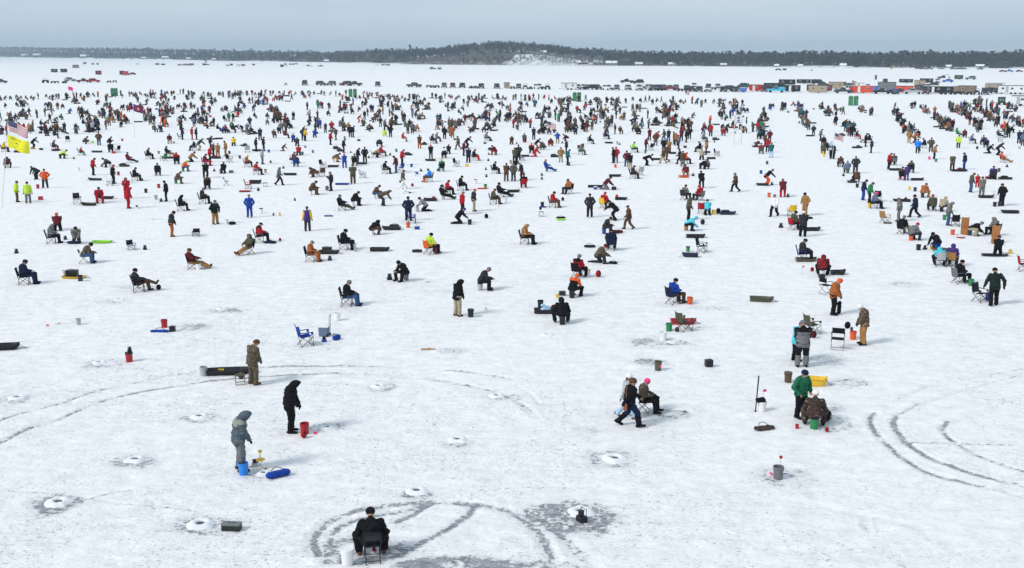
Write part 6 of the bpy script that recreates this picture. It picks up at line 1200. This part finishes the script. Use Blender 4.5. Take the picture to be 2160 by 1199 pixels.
# ---------------------------------------------------------------- the far crowd beyond the individual figures: one mass
def crowd():
    lib = []; r = random.Random(21)
    zone = {'body': 0, 'jacket': 1, 'trousers': 2, 'boots': 3}
    for k in ['I', 'S', 'T', 'H', 'W', 'C', 'B', 'F', 'G', 'K', 'X', 'L', 'Q', 'V']:
        P = pose(k, False); Vs = []; Fs = []; Zs = []; off = 0
        for nm, z in list(zone.items())+[('hat', 4)]:
            if nm == 'hat': me = HATS['beanie'].copy(); me.transform(P['hm'])
            else: me = P[nm].copy()
            o = bpy.data.objects.new('t', me); COL.objects.link(o); nf = len(me.polygons)
            tgt = {'body': 110, 'jacket': 130, 'trousers': 90, 'boots': 30, 'hat': 40}[nm]; d = o.modifiers.new('d', 'DECIMATE'); d.ratio = min(1, tgt/nf*.5); tr = o.modifiers.new('t', 'TRIANGULATE')
            bpy.context.view_layer.update(); ev = bpy.data.meshes.new_from_object(o.evaluated_get(bpy.context.evaluated_depsgraph_get())); bpy.data.objects.remove(o)
            co = np.zeros(len(ev.vertices)*3, np.float32); ev.vertices.foreach_get('co', co); co = co.reshape(-1, 3); f = np.array([tuple(p.vertices) for p in ev.polygons]); Vs.append(co); Fs.append(f+off); Zs.append(np.full(len(f), z)); off += len(co)
        lib.append((k, np.concatenate(Vs), np.concatenate(Fs), np.concatenate(Zs)))
    pal = 'kdgnwbtrmohyefvuxOpijsZzlc'; mats = [SKIN]+[cloth(c) for c in pal]; ix = {c: i+1 for i, c in enumerate(pal)}
    def weighted(d): return [c for c, n_ in d.items() for _ in range(n_)]
    JW = weighted({'k': 22, 'd': 10, 'g': 3, 'n': 8, 'b': 2, 't': 1, 'r': 3, 'm': 3, 'o': 1, 'v': 7, 'u': 7, 'x': 2, 'O': 1, 'p': 1, 's': 1, 'Z': 3, 'z': 8, 'l': 1, 'e': 1})
    TW = weighted({'k': 13, 'd': 5, 'g': 1, 'n': 3, 'v': 2, 'u': 3, 'x': 1, 'j': 2, 'z': 2})
    HW_ = weighted({'k': 9, 'd': 3, 'g': 1, 'r': 1, 'n': 1, 'u': 1, 'o': 1})
    spots = []
    def clus(x, y, n, sx=5, sy=2.2):
        for _ in range(n): spots.append((x+r.gauss(0, sx), y+r.gauss(0, sy)))
    TOPY = [(0, 206), (200, 201), (300, 197), (420, 194.5), (700, 196), (850, 203), (1080, 205), (1300, 210), (1440, 212), (1560, 217), (1600, 222)]
    n = 0
    while n < 900:
        x = r.uniform(-10, 1585); ty = lerp(TOPY, x); u = r.random(); y = ty+6+(284-ty-6)*u**1.15
        if 1200 < x < 1240 and y < 212: continue
        if x > 1440 and y > 240 and r.random() < .45: continue
        k = r.choice((1, 1, 2, 2, 3)); clus(x, y, k, 3.2*(y-112)/90, 1.3*(y-112)/90); n += k
    for x in np.arange(0, 1560, 9.0):
        if r.random() < .8: spots.append((x+r.uniform(-4, 4), lerp(TOPY, x)+4+r.uniform(-1, 4)))
    LINES = [([(1622, 232), (1608, 250), (1604, 268), (1606, 285)], 26), ([(1650, 232), (1655, 233)], 5), ([(1682, 226), (1690, 250), (1703, 268), (1716, 282)], 30), ([(1728, 228), (1742, 240), (1770, 262), (1795, 283)], 26), ([(1757, 233), (1772, 238), (1785, 240)], 4),
             ([(1812, 235), (1828, 240), (1840, 244)], 8), ([(1886, 233), (1893, 250), (1905, 270), (1918, 285)], 24), ([(1942, 232), (1965, 246), (1985, 262), (2003, 276)], 24), ([(2000, 230), (2025, 240), (2050, 258), (2065, 275)], 30),
             ([(2030, 228), (2070, 240), (2090, 255), (2110, 270), (2128, 284)], 34), ([(2060, 222), (2090, 230), (2120, 250), (2155, 268)], 30), ([(1923, 230), (1926, 230)], 3), ([(2130, 230), (2155, 240)], 6), ([(2145, 290), (2158, 300)], 2), ([(1990, 262), (2010, 280)], 8)]
    for L_, k in LINES:
        W = catmull(L_, 8)
        for _ in range(k): p = W[r.randrange(len(W))]; spots.append((p[0]+r.gauss(0, 4), p[1]+r.gauss(0, 2)))
    accV = []; accF = []; accM = []; off = 0
    wts = {'I': 2, 'S': 5, 'T': 4, 'H': 1, 'W': 2, 'C': 5, 'B': 4, 'F': 2, 'G': 2, 'K': 3, 'X': 1, 'L': 2, 'Q': 1, 'V': 1}; bag = [l for l in lib for _ in range(wts[l[0]])]
    for (x, y) in spots:
        k, V, Fq, Z = r.choice(bag); g = G(x, max(y, 195)); a = r.choice((-1.57, -1.57, -.8, 0, 0, 1.57, 3.14))+r.uniform(-.4, .4); s = r.uniform(.9, 1.02); bk = s*r.uniform(1.1, 1.28)
        c, q = math.cos(a), math.sin(a); X = (V[:, 0]*c-V[:, 1]*q)*bk+g.x; Y = (V[:, 0]*q+V[:, 1]*c)*bk+g.y
        accV.append(np.stack([X, Y, V[:, 2]*s], 1)); accF.append(Fq+off); off += len(V); j = ix[r.choice(JW)]; t = ix[r.choice(TW)] if r.random() < .8 else j
        tab = np.array([0, j, t, ix['k'], ix[r.choice(HW_)] if r.random() < .75 else j]); accM.append(tab[Z])
    me = rawmesh('crowd', np.concatenate(accV), np.concatenate(accF), mats, np.concatenate(accM), True)
    o = link('crowd', me); o['kind'] = 'stuff'; o['label'] = 'distant mass of hundreds of people fishing across the ice'
    # gear among them
    used = 0
    def near_spot(): x, y = r.choice(spots); return x+r.gauss(0, 7), min(288, max(198, y+r.gauss(0, 1.6)))
    GL = {'sl': 'dark sled lying among the distant crowd', 'bk': 'bucket standing among the distant crowd', 'bx': 'dark gear box among the distant crowd', 'ch': 'empty camp chair among the distant crowd'}
    for i in range(120):
        x, y = near_spot(); o = sled(x, y, R(r.choice((0, 180, 0, 180, 70))+r.uniform(-12, 12)), 'k', L_=r.choice((1.2, 1.5)), label=GL['sl']); used += 1; o['group'] = 'sleds in the distant crowd'; REG[-1].update(group='sleds in the distant crowd', short=None)
    for i in range(70):
        x, y = near_spot(); o = bucket(x, y, r.choice('dkwwg'), label=GL['bk'], handle=False); REG[-1].update(group='buckets in the distant crowd', short=None)
    for i in range(90):
        x, y = near_spot(); o = box_(x, y, r.choice('kkkkdnrf'), r.uniform(.3, .6), .3, r.uniform(.2, .4), r.uniform(0, 3), kind='gear_box', cat='gear box', label=GL['bx']); REG[-1].update(group='gear boxes in the distant crowd', short=None)
    print('FAR', len(spots))
crowd()
# ---------------------------------------------------------------- labels that single each thing out
def finish_labels():
    def words(s): return len(s.split())
    items = REG; byl = {}
    for r in items: r['lab'] = r['base']
    shorts = {}
    for r in items:
        if r['short']: shorts.setdefault(r['short'], []).append(r)
    def clash():
        d = {}
        for r in items: d.setdefault(r['lab'].lower(), []).append(r)
        return [v for v in d.values() if len(v) > 1]
    for k in range(2):                       # first by look
        for v in clash():
            for r in v:
                if k < len(r['alts']):
                    cand = r['base']+' '+r['alts'][k] if k == 0 else r['base']+' '+r['alts'][0]+' '+r['alts'][1]
                    if words(cand) <= 15 and words(r['base']+' '+r['alts'][k]) <= 15: r['lab'] = cand if words(cand) <= 15 else r['base']+' '+r['alts'][k]
    def art(s): return ('an ' if s[0] in 'aeiou' else 'a ')+s
    def rel(r, n):
        dx = n['x']-r['x']; dy = (n['y']-r['y'])*2.2
        if abs(dx) > abs(dy): return 'left of' if dx > 0 else 'right of'
        return 'behind' if dy > 0 else 'in front of'
    for rnd_ in range(3):
        cl = clash()
        if not cl: break
        used = set(r['lab'].lower() for r in items)
        for v in cl:
            for r in v[0:] if rnd_ == 0 else v[1:]:
                sc_ = max(8, (r['y']-YH))/20.0
                nb = sorted((n for n in items if n is not r and n['short'] and n['short'] != r['short'] and abs(n['x']-r['x']) < 260), key=lambda n: ((n['x']-r['x'])**2+((n['y']-r['y'])*2.2)**2)+ (0 if not n['short'].endswith('person') else 500*sc_))[:10]
                done = False
                for bs in (r['lab'] if rnd_ == 0 else r['base'], r['base']):
                    for n in nb:
                        cand = f"{bs}, {rel(r, n)} {art(n['short'])}"
                        if words(cand) <= 16 and cand.lower() not in used: r['lab'] = cand; used.add(cand.lower()); done = True; break
                    if done: break
                if not done:
                    for i in range(len(nb)-1):
                        cand = f"{r['base']} between {art(nb[i]['short'])} and {art(nb[i+1]['short'])}"
                        if words(cand) <= 16 and cand.lower() not in used: r['lab'] = cand; used.add(cand.lower()); done = True; break
    for v in clash():                       # last: place in the photograph
        v.sort(key=lambda r: r['x']); n = len(v); ordw = ['leftmost', 'second from left', 'third from left', 'fourth from left', 'fifth from left', 'sixth from left']
        for i, r in enumerate(v):
            q = 'rightmost' if i == n-1 else (ordw[i] if i < 6 else ('second from right' if i == n-2 else f'{i+1}th from left'))
            r['lab'] = f"{r['base']}, {q} of its kind"
            if words(r['lab']) > 16: r['lab'] = f"{r['cat']} {q}, {r['base'].split(' ', 1)[1]}"
    for r in items:
        o = r['o']; o['label'] = r['lab']; o['category'] = r['cat']
        if r['group']: o['group'] = r['group']
    left = sum(len(v) for v in clash()); print('LABELS', len(items), 'clashing', left, 'max words', max(words(r['lab']) for r in items))
finish_labels()
